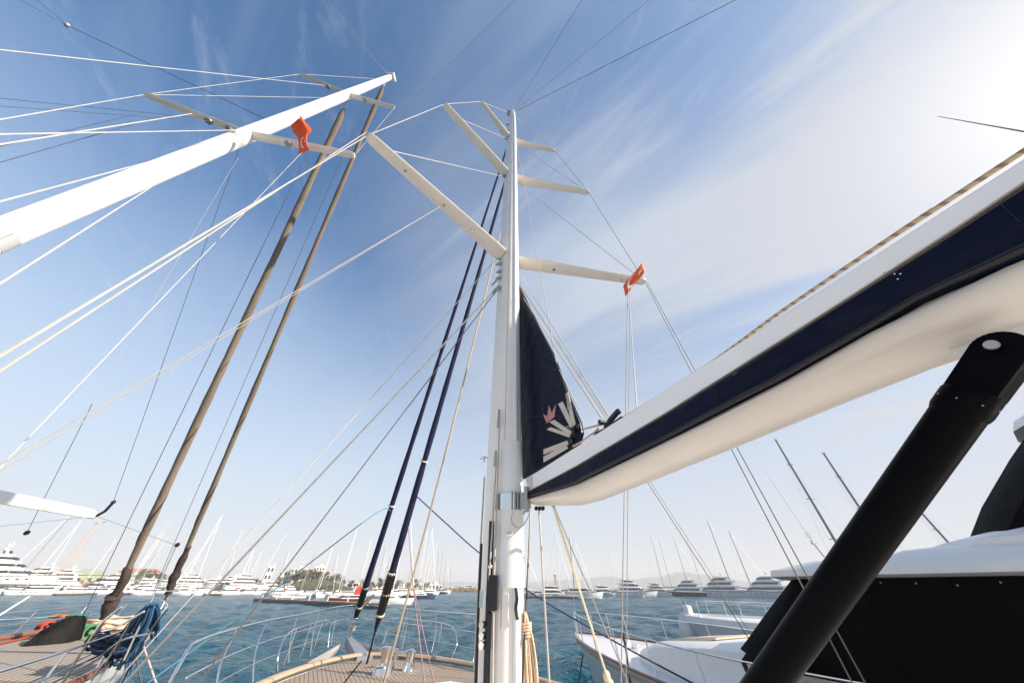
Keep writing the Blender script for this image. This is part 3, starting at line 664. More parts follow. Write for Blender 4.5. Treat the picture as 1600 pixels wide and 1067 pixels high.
q = SP(842, 796); ln(q, Vector((q.x+0.03, q.y, CAMZ-1.4)), 0.011, wire, 'reef_line_tail')
q = SP(829, 796); ln(q, mastpt(814, 1120, 0.1), 0.010, black, 'control_line')
# ---- flags (they hang from the halyards)
def flag(o0, ux, uz, nw, nh, name, label, shape, mark_c, mark_r, asp=0.66):
    """cloth grid with folds; emblem set 3 mm proud of both faces"""
    root = thing(name, label, 'flag', o0)
    nrm = ux.cross(uz).normalized()
    vs = []; fs = []
    def cloth(u, v): a_, b_, c_ = shape(u, v); return o0+ux*a_+uz*b_+nrm*(c_ if ux.length > 0.1 else c_*ux.length)
    for j in range(nh+1):
        for i in range(nw+1): vs.append(cloth(i/nw, j/nh))
    for j in range(nh):
        for i in range(nw): a = j*(nw+1)+i; fs.append((a, a+1, a+nw+2, a+nw+1))
    mb = MB(); mb.add(vs, fs); f = mb.build('cloth', redm, root, smooth=True)
    sd = f.modifiers.new('thick', 'SOLIDIFY'); sd.thickness = 0.004; sd.offset = 0
    for sgn in (1, -1):
        mk = MB(); K = 24
        cu, cv_ = mark_c; r1 = mark_r; outer = [];inner = []
        for i in range(K+1):
            a = rad(38)+rad(284)*i/K
            outer.append((cu+r1*math.cos(a)*asp, cv_+r1*math.sin(a)))
        a0_, a1_ = outer[0], outer[-1]
        for i in range(K+1):
            a = rad(52)+rad(256)*i/K
            inner.append((cu+r1*0.28*asp+r1*0.80*math.cos(a)*asp, cv_+r1*0.80*math.sin(a)))
        inner[0] = outer[0]; inner[-1] = outer[-1]
        pts = [cloth(*p_)+nrm*sgn*0.006 for p_ in outer]+[cloth(*p_)+nrm*sgn*0.006 for p_ in inner]
        mk.add(pts, [(i, i+1, K+2+i, K+1+i) for i in range(K)])
        su, sv = cu+r1*asp*1.25, cv_; st5 = []
        for i in range(10):
            rr = r1*(0.52 if i % 2 == 0 else 0.2); a = math.pi+i*math.pi/5; st5.append(cloth(su+rr*math.cos(a)*asp, sv+rr*math.sin(a))+nrm*sgn*0.006)
        cen = cloth(su, sv)+nrm*sgn*0.006
        mk.add([cen]+st5, [(0, i+1, (i+1) % 10+1) for i in range(10)])
        mk.build('crescent_and_star', whitecl, root)
    return root
# right-hand flag: parallelogram fluttering at starboard spreader end
kf = (hf-CP).dot(FW)*0.97
pA, pB, pC, pD = atk(1001, 412, kf), atk(1008, 424, kf), atk(977, 463, kf), atk(973, 447, kf)
o0 = pC; ux = pB-pC; uz = pD-pC
flag(o0, ux, uz, 16, 8, 'flag', 'small red flag with white crescent and star stretched out below the right-hand spreader end', lambda u, v: (u, v*(1-0.1*u), 0.03*math.sin(u*9+v*2)), (0.42, 0.5), 0.42)
# left-hand flag: gathered cloth, narrow at the bottom
kf = 8.0
o0 = atk(475, 237, kf); ux = atk(476, 237, kf)-o0; uz = atk(475, 236, kf)-o0
def pwl(t, pts):
    for (a, b), (c, d) in zip(pts[:-1], pts[1:]):
        if t <= c: f = (t-a)/(c-a); f = f*f*(3-2*f); return b+(d-b)*f
    return pts[-1][1]
def crump(u, v):
    xl = pwl(v, [(0, -9), (0.2, -7.5), (0.42, -8), (0.62, -17), (0.85, -20.5), (1, -12)]); xr = pwl(v, [(0, 9), (0.2, 4.5), (0.42, 5), (0.60, 11), (0.78, 9.5), (1, 2)])
    h = 55*v-7*(1-v)*(1-u)*1.0-9*abs(2*u-0.9)**2*max(0, v-0.6)/0.4
    if v == 0: h = -3+9*u
    wv = 2.6*math.sin(u*7+1+v*2)*max(0.15, v)+1.2*math.sin(u*14+v*6)*v
    return (xl+(xr-xl)*u, h, wv)
flag(o0, ux, uz, 26, 22, 'flag', 'crumpled red flag with white crescent hanging beside the leaning left-hand mast', crump, (0.46, 0.30), 0.15, 1.7)
# coil of rope hanging at the mast
cr_ = thing('rope_coil', 'hank of cream rope with tan flecks hanging beside the foot of the nearest mast', 'rope', mastpt(826, 1000, 0.0))
hank = MB(); top = mastpt(822, 955, -0.05)
cord = mat('cream_flecked_rope', (0.66, 0.49, 0.33), 0.85, noise=45, var=0.35, bump=(120, 0.8, 0.004))
for i in range(13):
    w_ = random.uniform(0.015, 0.06); off = random.uniform(-0.035, 0.035); L_ = random.uniform(0.75, 0.95); dx = random.uniform(-0.03, 0.03)
    path = [top+Vector((-0.01+off*0.3, off, 0.0)), top+Vector((0.015+w_*0.6+dx, off, -0.2)), top+Vector((0.03+w_+dx, off, -0.5)), top+Vector((0.02+w_*0.5+dx, off, -L_)), top+Vector((0.02-w_*0.3+dx, off, -L_)), top+Vector((0.01-w_*0.5+dx, off, -0.5)), top+Vector((0.0-w_*0.3, off, -0.2)), top+Vector((-0.01, off, 0.0))]
    hank.tube(smooth_path(path, 4), 0.0105, 6, caps=False)
hank.build('hank', cord, cr_, smooth=True)
wrp = MB()
for i in range(5): z = -0.10-i*0.022; wrp.tube([top+Vector((0.005+0.04*math.cos(a), 0.045*math.sin(a), z+a*0.003)) for a in [j*0.52 for j in range(13)]], 0.010, 6)
wrp.build('lashing', cord, cr_, smooth=True)
# whip aerial on the right
p1, p0 = atk(1465, 182, 1.6), atk(1600, 206, 1.2)
q_ = ext(p1, p0, 2.6)
wa = MB().tube([q_, p0, p1], [0.0045, 0.0025, 0.0012], 6).build('antenna', dkwire, own, smooth=True)
wa.name = 'antenna'

# ================================================================== LEFT NEIGHBOUR SAILING YACHT
lb = aty(0, 366, 2.2); 
TL = atz(610, 121, 24.0); LXb = atx(0, 367, TL.x)
lyo = thing('sailing_yacht', 'left sailing yacht with leaning white mast, tan furled sails and weathered teak deck', 'sailing yacht', (LXb.x, LXb.y, 0))
LM = Vector((LXb.x, LXb.y, CAMZ)); md = (TL-LXb).normalized()
def LMz(z): return LXb+md*((z+CAMZ-LXb.z)/md.z)
LA = (atz(262, 968, -1.1)-LMz(-1.1)); 
LF = Vector((-0.47, 0.883, 0)).normalized(); LP = PA.copy()
lm0 = LMz(-1.2)
def LO(a, p, z): return Vector((lm0.x, lm0.y, CAMZ+z))+LF*a+LP*p
def lring(z, s, n=24):
    c = LMz(z); o = []
    for j in range(n):
        t = 2*math.pi*j/n; o.append(c+LF*(0.22*s*math.cos(t))+LP*(0.15*s*math.sin(t)))
    return o
lmast = MB().rings([lring(z, s) for z, s in ((-1.5, 1.0), (2, 1.0), (5, 1.0), (10, 1.0), (16, 0.97), (21, 0.88), (24, 0.72))]).build('mast', white, lyo, smooth=True)
MB().tube([LMz(z)-LF*0.22*s for z, s in ((-1, 1), (10, 1), (16, 0.97), (21, 0.88), (23.8, 0.75))], 0.02, 6).build('sail_track', hullgrey, lmast, smooth=True)
for z in (3.75, 9.2):  # grey rings paint shaded stretches onto the white mast
    MB().rings([lring(z+d, s) for d, s in ((0, 1.01), (0, 1.02), (0.25, 1.02), (0.25, 1.01))], caps=False).build('mast_shade_band', mat('grey_shade_band', (0.45, 0.45, 0.45), 0.5), lmast, smooth=True)
MB().box(LMz(24.1), (0.5, 0.4, 0.2)).tube([LMz(24), LMz(24.8)], 0.03, 6).build('masthead_unit', white, lmast)
MB().tube([LMz(9.3)-LF*0.22, LMz(9.1)-LF*0.36], 0.06, 8).build('mast_bracket', dullst, lmast)
def sprd2(root, tip, c0, c1):
    root = Vector(root); tip = Vector(tip); MB().tube([root, root.lerp(tip, 0.97), tip], [c0, c1, c1*0.7], 12, ry=[c0*0.4, c1*0.4, c1*0.3]).build('spreader', spar, lmast, smooth=True); return tip
zL1 = atx(387, 210, LMz(9).x).z-CAMZ; zL2 = atx(540, 142, LMz(16).x).z-CAMZ
l1 = sprd2(LMz(zL1), atz(226, 148, zL1), 0.12, 0.09); l2 = sprd2(LMz(zL1), atz(554, 243, zL1), 0.12, 0.10)
l3 = sprd2(LMz(zL2), atz(470, 116, zL2), 0.11, 0.08); l4 = sprd2(LMz(zL2), atz(617, 168, zL2), 0.11, 0.08)
for a_, b_, f in ((LMz(zL1), l1, 0.38), (LMz(zL1), l2, 0.38), (LMz(zL2), l3, 0.4), (LMz(zL2), l4, 0.38)):
    c = a_.lerp(b_, f)-Vector((0, 0, 0.06)); MB().tube([c, c-Vector((0, 0, 0.05))], 0.09, 10).build('spreader_light', dullst, lmast, smooth=True)
def lnl(a, b, r=0.014, m_=wirew, name='shroud', s=0.0): return ln(a, b, r*0.40, m_, name, lyo, s)
# cap shroud chain and diagonals (port)
lnl(l1, ext(l1, atz(0, 187, 4.5), 1.6), 0.016); lnl(l1, l3, 0.016); lnl(l3, LMz(22.9), 0.018)
lnl(LMz(zL2).lerp(l3, 0.45), ext(LMz(zL2).lerp(l3, 0.45), atz(0, 78, 6.0), 1.3), 0.018)
lnl(l1, LMz(zL2-0.9), 0.018); lnl(LMz(zL1+0.6), ext(LMz(zL1+0.6), atz(0, 210, 3.0), 1.4), 0.016)
lnl(LMz(zL1-0.3), ext(LMz(zL1-0.3), atz(0, 315, 2.0), 1.3), 0.014); lnl(LMz(zL1-1.6), ext(LMz(zL1-1.6), atz(0, 443, 1.0), 1.2), 0.011)
lnl(LMz(zL1).lerp(l1, 0.55), ext(LMz(zL1).lerp(l1, 0.55), atz(0, 226, 4.0), 1.3), 0.022)
J1, J2, J3 = atz(226, 176, 8.6), atz(244, 184, 8.4), LMz(zL1+1.2)
for a_, b_ in ((J3, J1), (J3, J2)): lnl(a_, b_, 0.014, dkwire, 'lazy_jack')
lnl(J1, ext(J1, atz(0, 154, 7.0), 1.3), 0.012, dkwire, 'lazy_jack'); lnl(J1, ext(J1, atz(0, 229, 5.0), 1.3), 0.012, dkwire, 'lazy_jack')
lnl(J2, ext(J2, atz(0, 166, 6.5), 1.3), 0.012, dkwire, 'lazy_jack'); lnl(J2, ext(J2, atz(0, 254, 4.5), 1.3), 0.012, dkwire, 'lazy_jack')
K1 = atz(105, 40, 13); lnl(LMz(zL1+1.4), K1, 0.022, dkwire, 'backstay'); lnl(K1, ext(K1, atz(30, 0, 12), 2.5), 0.016, dkwire, 'backstay'); lnl(K1, ext(K1, atz(57, 0, 12), 2.5), 0.014, dkwire, 'backstay')
MB().ball(K1, 0.07).build('shackle', dullst, lyo)
KT = LMz(24.0); lnl(KT, ext(KT, atz(500, 0, 22), 2), 0.02, dkwire, 'backstay'); lnl(KT, ext(KT, atz(512, 0, 22), 2), 0.016, dkwire, 'backstay')
# starboard side rigging (towards us)
lnl(l4, l2, 0.012); lnl(l2, atz(0, 779, -0.9), 0.013)
q = LMz(zL1).lerp(l2, 0.55); lnl(q, ext(q, atz(0, 730, 0.8), 1.2), 0.013, wirew, 'flag_halyard')
# boom of left yacht (its outer end shows) and topping lift, lazy jack
be = atk(150, 806, 7.0); ba = atk(-60, 768, 6.2)
lbm = MB().rings([[p_+Vector((0, 0, s*dz))+Vector((dx, dy, 0)) for dx, dy, dz in ((-0.04, 0.06, 0.15), (0.04, -0.06, 0.15), (0.07, -0.1, 0.03), (0.05, -0.07, -0.09), (-0.05, 0.07, -0.09), (-0.07, 0.1, 0.03))] for p_, s in ((ba.lerp(be, -1.0), 1.2), (ba, 1.0), (be.lerp(ba, 0.05), 0.75), (be, 0.45))]).build('boom', white, lyo, smooth=True)
MB().tube([be, be+Vector((0.12, 0, 0.10)), be+Vector((0.15, 0, 0.28))], 0.03, 8).ball(be+Vector((0.15, 0, 0.30)), 0.045).build('topping_lift_block', black, lbm, smooth=True)
lnl(LMz(zL1-0.2), be+Vector((0.15, 0, 0.3)), 0.014, nvline, 'topping_lift')
q = atz(144, 631, 3.2); lnl(atx(372, 247, LMz(7).x), q, 0.010, wirew, 'lazy_jack'); lnl(q, atk(42, 832, 6.8), 0.013, nvline, 'lazy_jack')
MB().ball(atk(42, 832, 6.8), 0.05).build('snap_shackle', black, lyo)
lnl(be, atk(0, 822, 6.8), 0.008, dkwire, 'control_line'); ln2 = atk(277, 852, 7.6); lnl(be, ln2, 0.010, dkwire, 'control_line')
# tan furled headsails
lb1 = LO(11.6, 0.1, -0.9); lb1 = atk(164, 966, 8.9); lb2 = atk(262, 928, 12.8)
lt1 = atx(543, 160, LMz(15).x); lt2 = LMz(23.2)
def furl2(a, b, r, n=60):
    a = Vector(a); b = Vector(b); pts = [a.lerp(b, 0.02+0.98*i/n) for i in range(n+1)]; rs = []; rb = []
    for i in range(n+1):
        f = i/n; q = r*(1.0 if f < 0.86 else 1.0-0.25*math.sin((f-0.86)*22)); q *= 1+0.04*math.sin(i*2.1)
        if f > 0.97: q *= 0.55
        if i == 0: q *= 0.4
        rs.append(q*(1+0.1*math.sin(i*0.5))); rb.append(q*(0.8-0.1*math.sin(i*0.5)))
    return MB().tube(pts, rs, 12, ry=rb).build('furled_headsail', tan, lyo, smooth=True)
g1 = furl2(lt1, lb1, 0.115); g2 = furl2(lt2, lb2, 0.115)
seamm = mat('brown_canvas', (0.05, 0.035, 0.03), 0.9, noise=8, var=0.4, bump=(12, 0.8, 0.04))
for (t_, b_, g_, r_) in ((lt1, lb1, g1, 0.105), (lt2, lb2, g2, 0.105)):
    d_ = (b_-t_).normalized(); s_ = d_.cross(Vector((0, 1, 0))).normalized(); u_ = d_.cross(s_)
    hel = []
    for i in range(120):
        f = 0.60+0.39*i/119; a = i*0.17; hel.append(t_.lerp(b_, f)+s_*(r_*math.cos(a))+u_*(r_*0.8*math.sin(a)))
    MB().tube(hel, [0.012+0.03*(i/119)**2 for i in range(120)], 5).build('luff_strip', seamm, g_, smooth=True)
    pts = [t_.lerp(b_, f) for f in (0.93, 0.945, 0.96, 0.97, 0.98, 0.993, 1.0)]
    rr = [0.10, 0.13, 0.12, 0.19, 0.17, 0.12, 0.05]
    MB().tube(smooth_path([p_+Vector((random.uniform(-.05, .05), 0, 0)) for p_ in pts], 3), [rr[min(6, i//3)]*random.uniform(0.85, 1.12) for i in range(19)], 9).build('tack_bundle', seamm, g_, smooth=True)
    lnl(t_, t_.lerp(b_, 0.03), 0.08, dullst, 'halyard_swivel'); lnl(b_, b_+Vector((0.05, 0.1, -1.1)), 0.10, seamm, 'tack_line')
    MB().tube([t_+Vector((-0.35, -0.3, 0)), b_+Vector((-0.5, -0.2, 0))], 0.010, 5).build('leech_line', dkwire, lyo)
# hull, deck
def lh(a): return 2.9*max(0, 1-(max(0, a+1)/18.2)**2.0)**0.75 if a > -1 else 2.9-(-a-1)*0.04
lst = [-12, -8, -4, 0, 3, 6, 9, 11, 13, 14.5, 15.6, 16.5, 17.0]
def dz(a): return -1.42+0.30*max(0, a/17)**2
def lhring(a):
    b = lh(a); o = ((b, dz(a)-0.02), (b*0.97, dz(a)-0.5), (b*0.82, -3.1), (b*0.5, -3.9)); 
    return [LO(a-(0 if z > -3 else 0.8), y, z) for y, z in o]+[LO(a-0.8, 0, -4.2)]+[LO(a-(0 if z > -3 else 0.8), -y, z) for y, z in reversed(o)]
MB().rings([lhring(a) for a in lst]).build('hull', gel, lyo, smooth=True)
teak2 = stripes('teak_planking_weathered', (0.36, 0.30, 0.24), (0.06, 0.05, 0.045), LP, 0.13, 0.82, 0.75)
ld = MB()
for i in range(len(lst)-1):
    a, b = lst[i], lst[i+1]; ld.add([LO(a, lh(a)-0.08, dz(a)), LO(a, -lh(a)+0.08, dz(a)), LO(b, -lh(b)+0.08, dz(b)), LO(b, lh(b)-0.08, dz(b))], [(0, 1, 2, 3)])
ld.build('deck', teak2, lyo)
for sgn in (1, -1):
    MB().tube(smooth_path([LO(a, sgn*lh(a), dz(a)+0.06) for a in lst], 2), 0.08, 8, ry=0.07).build('toe_rail', varn, lyo, smooth=True)
    for hgt in (0.62, 0.34):
        MB().tube(smooth_path([LO(a, sgn*lh(a), dz(a)+hgt) for a in lst[3:]], 3), 0.019, 8).build('guard_rail', chrome, lyo, smooth=True)
    for a in (1, 3.5, 6, 8.5, 10.5, 12.5, 14.3, 16):
        MB().tube([LO(a, sgn*lh(a), dz(a)+0.05), LO(a+0.15, sgn*lh(a+0.15), dz(a)+0.62)], 0.02, 8).build('stanchion', chrome, lyo, smooth=True)
MB().rings([[LO(a, y*s_, dz(a)+z) for y, z in ((1.7, 0), (1.5, 0.45), (-1.5, 0.45), (-1.7, 0))] for a, s_ in ((-10, 1), (3, 1), (5.5, 0.8), (6.4, 0.6))]).build('coachroof', white, lyo, smooth=True)  # out-of-view white cabin top, added to bounce light onto the spreaders
# white hatch box and black covered windlass, green and red reels, all lashed on deck
MB().box(LO(8.0, 1.2, dz(8)+0.16), (1.3, 2.2, 0.30), math.atan2(LF.y, LF.x)-math.pi/2).build('deck_hatch', hullgrey, lyo, bevel=0.05)
cvm = MB(); b0 = atz(74, 1006, -1.32)
rings = []
for t, wdt, h in ((0, 0.42, 0.05), (0.15, 0.46, 0.42), (0.5, 0.44, 0.62), (0.85, 0.36, 0.60), (1, 0.28, 0.2)):
    c = b0+Vector((0.55, 0.5, 0))*(t-0.5)*1.1+Vector((0.15, 0, 0)); rings.append([c+Vector((-0.5*math.cos(a)*wdt, math.cos(a)*wdt, max(0, math.sin(a))*h*random.uniform(0.9, 1.1))) for a in [math.pi*j/8 for j in range(9)]]+[c+Vector((0, 0, -0.03))])
cvm.rings(rings).build('windlass_cover', mat('dark_tarpaulin', (0.005, 0.0045, 0.0045), 0.7, noise=3, var=0.4, bump=(7, 1.0, 0.05), spec=0.2), lyo, smooth=True)
def reel(c, r, wd, m_, name, label):
    rt = thing(name, label, 'reel', c); ax = Vector((0.8, -0.3, 0)).normalized()
    g = MB()
    for i in range(6): 
        k = c+ax*(i/5-0.5)*wd; g.tube([k+Vector((0, 0, r*math.sin(a)))+ax.cross(Vector((0, 0, 1)))*r*math.cos(a) for a in [j*0.4 for j in range(17)]], wd*0.11, 6)
    g.build('hose', m_, rt, smooth=True)
    MB().tube([c-ax*wd*0.65, c+ax*wd*0.65], r*0.35, 10).build('spool', m_, rt, smooth=True)
reel(atz(133, 992, -1.22)+Vector((0, 0, 0.08)), 0.16, 0.34, green, 'hose_reel', 'green hose coiled on a drum beside the black windlass cover of the left yacht')
reel(atz(67, 984, -1.28)+Vector((0, 0, 0.08)), 0.15, 0.35, redhose, 'hose_reel', 'red hose coiled on a drum behind the black windlass cover of the left yacht')
q0, q1 = atz(0, 1005, -1.25), atz(55, 993, -1.20)
tag(MB().tube(sag(ext(q1, q0, 1.8), q1, 0.0, 4), 0.022, 8).build('hose', redhose, None, smooth=True), 'red fabric hose lying along the far edge of the left yacht deck', 'hose')
fl1 = thing('marker_float', 'flat orange disc float on a stick above the red hose drum', 'float', atz(92, 980, -1.2))
q = atz(95, 962, -0.85); MB().tube([q-Vector((0, 0, .04)), q, q+Vector((0, 0, .05))], [0.26, 0.30, 0.16], 16).build('float', orangem, fl1, smooth=True); MB().tube([q, Vector((q.x, q.y, CAMZ-1.25))], 0.025, 6).build('stick', dullst, fl1)
fl2 = thing('marker_float', 'flat green disc float on a stick above the green hose drum', 'float', atz(121, 978, -1.2))
q = atz(121, 961, -0.8); MB().tube([q-Vector((0, 0, .04)), q, q+Vector((0, 0, .05))], [0.24, 0.27, 0.14], 16).build('float', green, fl2, smooth=True); MB().tube([q, Vector((q.x, q.y, CAMZ-1.2))], 0.025, 6).build('stick', dullst, fl2)
ln_ = atk(0, 968, 7.5); lnl(ext(q, ln_, 1.4), atz(95, 962, -0.85), 0.022, wirew, 'life_line')
# coils of old rope on the bow
def pile(c, R, n, r, m_, name, label, par=None):
    g = MB()
    for i in range(n):
        rr = R*random.uniform(0.5, 1.0); ox, oy = random.uniform(-.3, .3)*R, random.uniform(-.3, .3)*R
        g.tube([c+Vector((ox+rr*math.cos(a), oy+rr*math.sin(a), 0.02*i+0.05*math.sin(a*2+i))) for a in [j*0.45 for j in range(15)]], r, 6)
    o = g.build(name, m_, par, smooth=True); 
    if par is None: tag(o, label, 'rope')
    return o
pile(atz(165, 983, -1.15), 0.75, 12, 0.035, cord, 'rope_coil', 'loose coils of cream mooring rope lying on the bow of the left yacht')
pile(atz(178, 973, -1.10), 0.45, 8, 0.05, wirew, 'rope_coil', 'small heap of white rope at the foot of the tan furled sail')
# big blue rope hank draped over the rail
bh = MB()
for i in range(44):
    u = random.uniform(0, 1); v = random.uniform(-1, 1); kk_ = 6.3+0.25*v
    a0 = atk(243-u*26, 942+u*u*16+random.uniform(-2, 2), kk_); m1 = atk(236-u*38+random.uniform(-3, 3), 968+u*12, kk_-0.05)
    m2 = atk(222-u*44+random.uniform(-4, 4), 1000+u*6, kk_-0.12); lo = atk(208-u*46+random.uniform(-7, 7), 1030+random.uniform(-22, 30)-u*18, kk_-0.2)
    bh.tube(smooth_path([atk(250-u*16, 975+random.uniform(0, 25), kk_+0.15), atk(250-u*18, 952+u*8, kk_+0.1), a0, m1, m2, lo], 4), 0.019, 6)
tag(bh.build('rope_hank', bluerope, None, smooth=True), 'thick bundle of blue rope draped over the bow rail of the left yacht', 'rope')
dp = MB()
for i in range(16):
    c = atk(178+random.uniform(-30, 24), 1010+random.uniform(-14, 12), 5.9); R_ = random.uniform(0.10, 0.26); tl = random.uniform(-0.6, 0.9)
    dp.tube([c+Vector((R_*math.cos(a), R_*0.6*math.sin(a), R_*tl*math.cos(a+1)+0.02*i*0.2)) for a in [j*0.45 for j in range(15)]], 0.026, 6)
tag(dp.build('rope_coil', mat('dark_blue_rope', (0.012, 0.03, 0.075), 0.85, noise=30, var=0.4), None, smooth=True), 'dark blue mooring rope coiled on deck left of the blue bundle', 'rope')
# stanchions and bent pulpit tubes in front (left yacht starboard bow)
for pts, r_ in ((((190, 948), (160, 972), (140, 1000), (120, 1030), (98, 1067)), 0.028), (((225, 955), (185, 978), (160, 985)), 0.024), (((208, 965), (175, 1020), (142, 1060)), 0.024), (((240, 988), (190, 1000), (150, 1030), (110, 1050)), 0.02), (((262, 950), (225, 1000), (190, 1067)), 0.02)):
    MB().tube(smooth_path([atk(x, y, 5.3) for x, y in pts], 5), r_*0.8, 8).build('pulpit_rail', chrome, lyo, smooth=True)
lnl(atk(276, 852, 7.4), atk(193, 1032, 5.5), 0.040, dullst, 'flag_staff')
MB().ball(atk(277, 851, 7.4), 0.05).build('staff_cap', black, lyo)
q = atk(222, 1003, 6.6); lnl(q, atk(252, 1090, 6.0), 0.035, mat('pale_pink_paint', (0.62, 0.45, 0.42), 0.5), 'anchor_snubber'); lnl(atk(211, 1022, 6.6), atk(222, 1075, 6.5), 0.04, dkwire, 'anchor_chain')
p0, p1 = atk(45, 932, 5.5), atk(-40, 985, 4.5); lnl(p0, p1, 0.04, white, 'stanchion_post')
ln_ = atk(0, 930, 9); lnl(ext(atk(270, 925, 12), ln_, 1.3), atk(300, 922, 12), 0.02, wirew, 'life_line')

# ================================================================== BOATS ON THE RIGHT
def hull_rings(bow, aft, L, B, zs, bow_drop=0.25, n=16, bowflare=1.0, zwl=0.0):
    """bow point, unit aft vector; returns rings with sheer heights zs(s)"""
    sd_ = Vector((aft.y, -aft.x, 0)); rs = []; deckp = []
    for i in range(n+1):
        s = (i/n)**1.5; b = B/2*(1-(1-min(1, s/0.55))**2.1)**0.8 if s > 0 else 0.02
        b = max(b, 0.03); z = zs(s); c = bow+aft*(L*s)
        rk = (1-s)**6*1.6
        o = ((b, z, 0), (b*0.96, z*0.72, rk*0.3), (b*0.84, z*0.3, rk*0.7), (b*0.74, zwl-0.05, rk), (b*0.4, -0.6, rk*1.1))
        rs.append([c+sd_*y+aft*r_+Vector((0, 0, z_-c.z)) for y, z_, r_ in o]+[c+aft*rk*1.2+Vector((0, 0, -0.8-c.z))]+[c-sd_*y+aft*r_+Vector((0, 0, z_-c.z)) for y, z_, r_ in reversed(o)])
        deckp.append((c, b, z))
    return rs, deckp, sd_
# near motor yacht with black canvas
B0 = atz(902, 990, -1.55); AF = Vector((0.44, -0.90, 0)).normalized()
my = thing('motor_yacht', 'white motor yacht at right with wooden cap rail and black canvas covers on its windows', 'motor yacht', (B0.x, B0.y, 0))
zsh = lambda s: 1.78-0.12*min(1, s*3)+0.02
rs, dp_, SDr = hull_rings(Vector((B0.x, B0.y, 0)), AF, 19.0, 5.6, lambda s: 1.98-0.30*min(1, s*2.2))
MB().rings(rs).build('hull', hullgrey, my, smooth=True)
dk = MB()
for (c, b, z), (c2, b2, z2) in zip(dp_[:-1], dp_[1:]):
    q = 0.22; dk.add([c+SDr*(b-.04)+Vector((0, 0, z-q)), c-SDr*(b-.04)+Vector((0, 0, z-q)), c2-SDr*(b2-.04)+Vector((0, 0, z2-q)), c2+SDr*(b2-.04)+Vector((0, 0, z2-q))], [(0, 1, 2, 3)])
dk.build('deck', white, my)
def side_path(sgn, dzv, s0=0, s1=17, ins=0.0): return [c+SDr*sgn*(max(b-ins, 0))+Vector((0, 0, z+dzv)) for c, b, z in dp_[s0:s1]]
MB().tube(smooth_path(side_path(1, 0.02), 3), 0.055, 8, ry=0.035).tube(smooth_path(side_path(-1, 0.02), 3), 0.055, 8, ry=0.035).build('cap_rail', varn, my, smooth=True)
MB().tube(smooth_path([p_+Vector((0, 0, 0)) for p_ in side_path(1, -0.10)], 3), 0.03, 6).build('rubbing_strake', capw, my, smooth=True)
for sgn in (1, -1):
    MB().tube(smooth_path(side_path(sgn, 0.72, 0, 17, 0.05), 3), 0.018, 8).build('guard_rail', chrome, my, smooth=True)
    acc = 0; pts = smooth_path(side_path(sgn, 0.0, 0, 17, 0.05), 8); last = pts[0]
    for p_ in pts:
        if (p_-last).length > (0.75 if acc < 3 else 1.6):
            last = p_; acc += 1; lean = AF*(-0.12)
            MB().tube([p_, p_+Vector((0, 0, 0.71))+lean], 0.018, 8).build('stanchion', chrome, my, smooth=True)
bowt = dp_[0][0]+Vector((0, 0, 1.98))
MB().tube([bowt+Vector((0, 0, 0)), bowt+Vector((0, 0, 1.5))], [0.02, 0.015], 6).build('jack_staff', chrome, my)
# windlass & chocks
wz = MB(); c = dp_[0][0]+AF*2.6+Vector((0, 0, 1.70))
wz.tube([c-SDr*0.35, c-SDr*0.15], 0.16, 12).tube([c+SDr*0.15, c+SDr*0.35], 0.16, 12).box(c, (0.4, 0.5, 0.3)); MB().tube([c+AF*0.9+Vector((0, 0, -.2)), c+AF*0.9+Vector((0, 0, .1)), c+AF*0.9+Vector((0, 0, .28))], [.18, .12, .15], 12).build('capstan', chrome, my, smooth=True)
wz.build('windlass', white, my, smooth=True)
cn = MB(); cn.tube([c-SDr*0.37, c-SDr*0.42], 0.11, 12).box(c+AF*1.5-SDr*0.8+Vector((0, 0, 0.05)), (0.5, 0.2, 0.15)).tube([c-SDr*0.9-AF*0.3, c-SDr*0.9+AF*0.4], 0.07, 8); cn.build('mooring_cleat', black, my, smooth=True)
# trunk (foredeck coachroof)
def sect(cx, hw, z0, z1, rnd=0.3): return [cx+SDr*hw+Vector((0, 0, z0)), cx+SDr*(hw*0.93)+Vector((0, 0, z1-0.10)), cx+SDr*(hw*0.8)+Vector((0, 0, z1)), cx-SDr*(hw*0.8)+Vector((0, 0, z1)), cx-SDr*(hw*0.93)+Vector((0, 0, z1-0.10)), cx-SDr*hw+Vector((0, 0, z0))]
K0 = dp_[0][0].copy()
MB().rings([sect(K0+AF*a, h, 1.4, z) for a, h, z in ((4.2, 0.7, 1.66), (4.8, 1.2, 2.02), (6.0, 1.75, 2.32), (8.0, 2.05, 2.50), (9.5, 2.1, 2.55))]).build('trunk_cabin', white, my, smooth=True)
MB().rings([sect(K0+AF*a, h, z-0.02, z+0.02) for a, h, z in ((5.2, 0.7, 2.18), (6.0, 1.0, 2.34), (7.6, 1.2, 2.50))]).build('sun_pad', mat('tan_cushion', (0.50, 0.42, 0.32), 0.8), my, smooth=True)
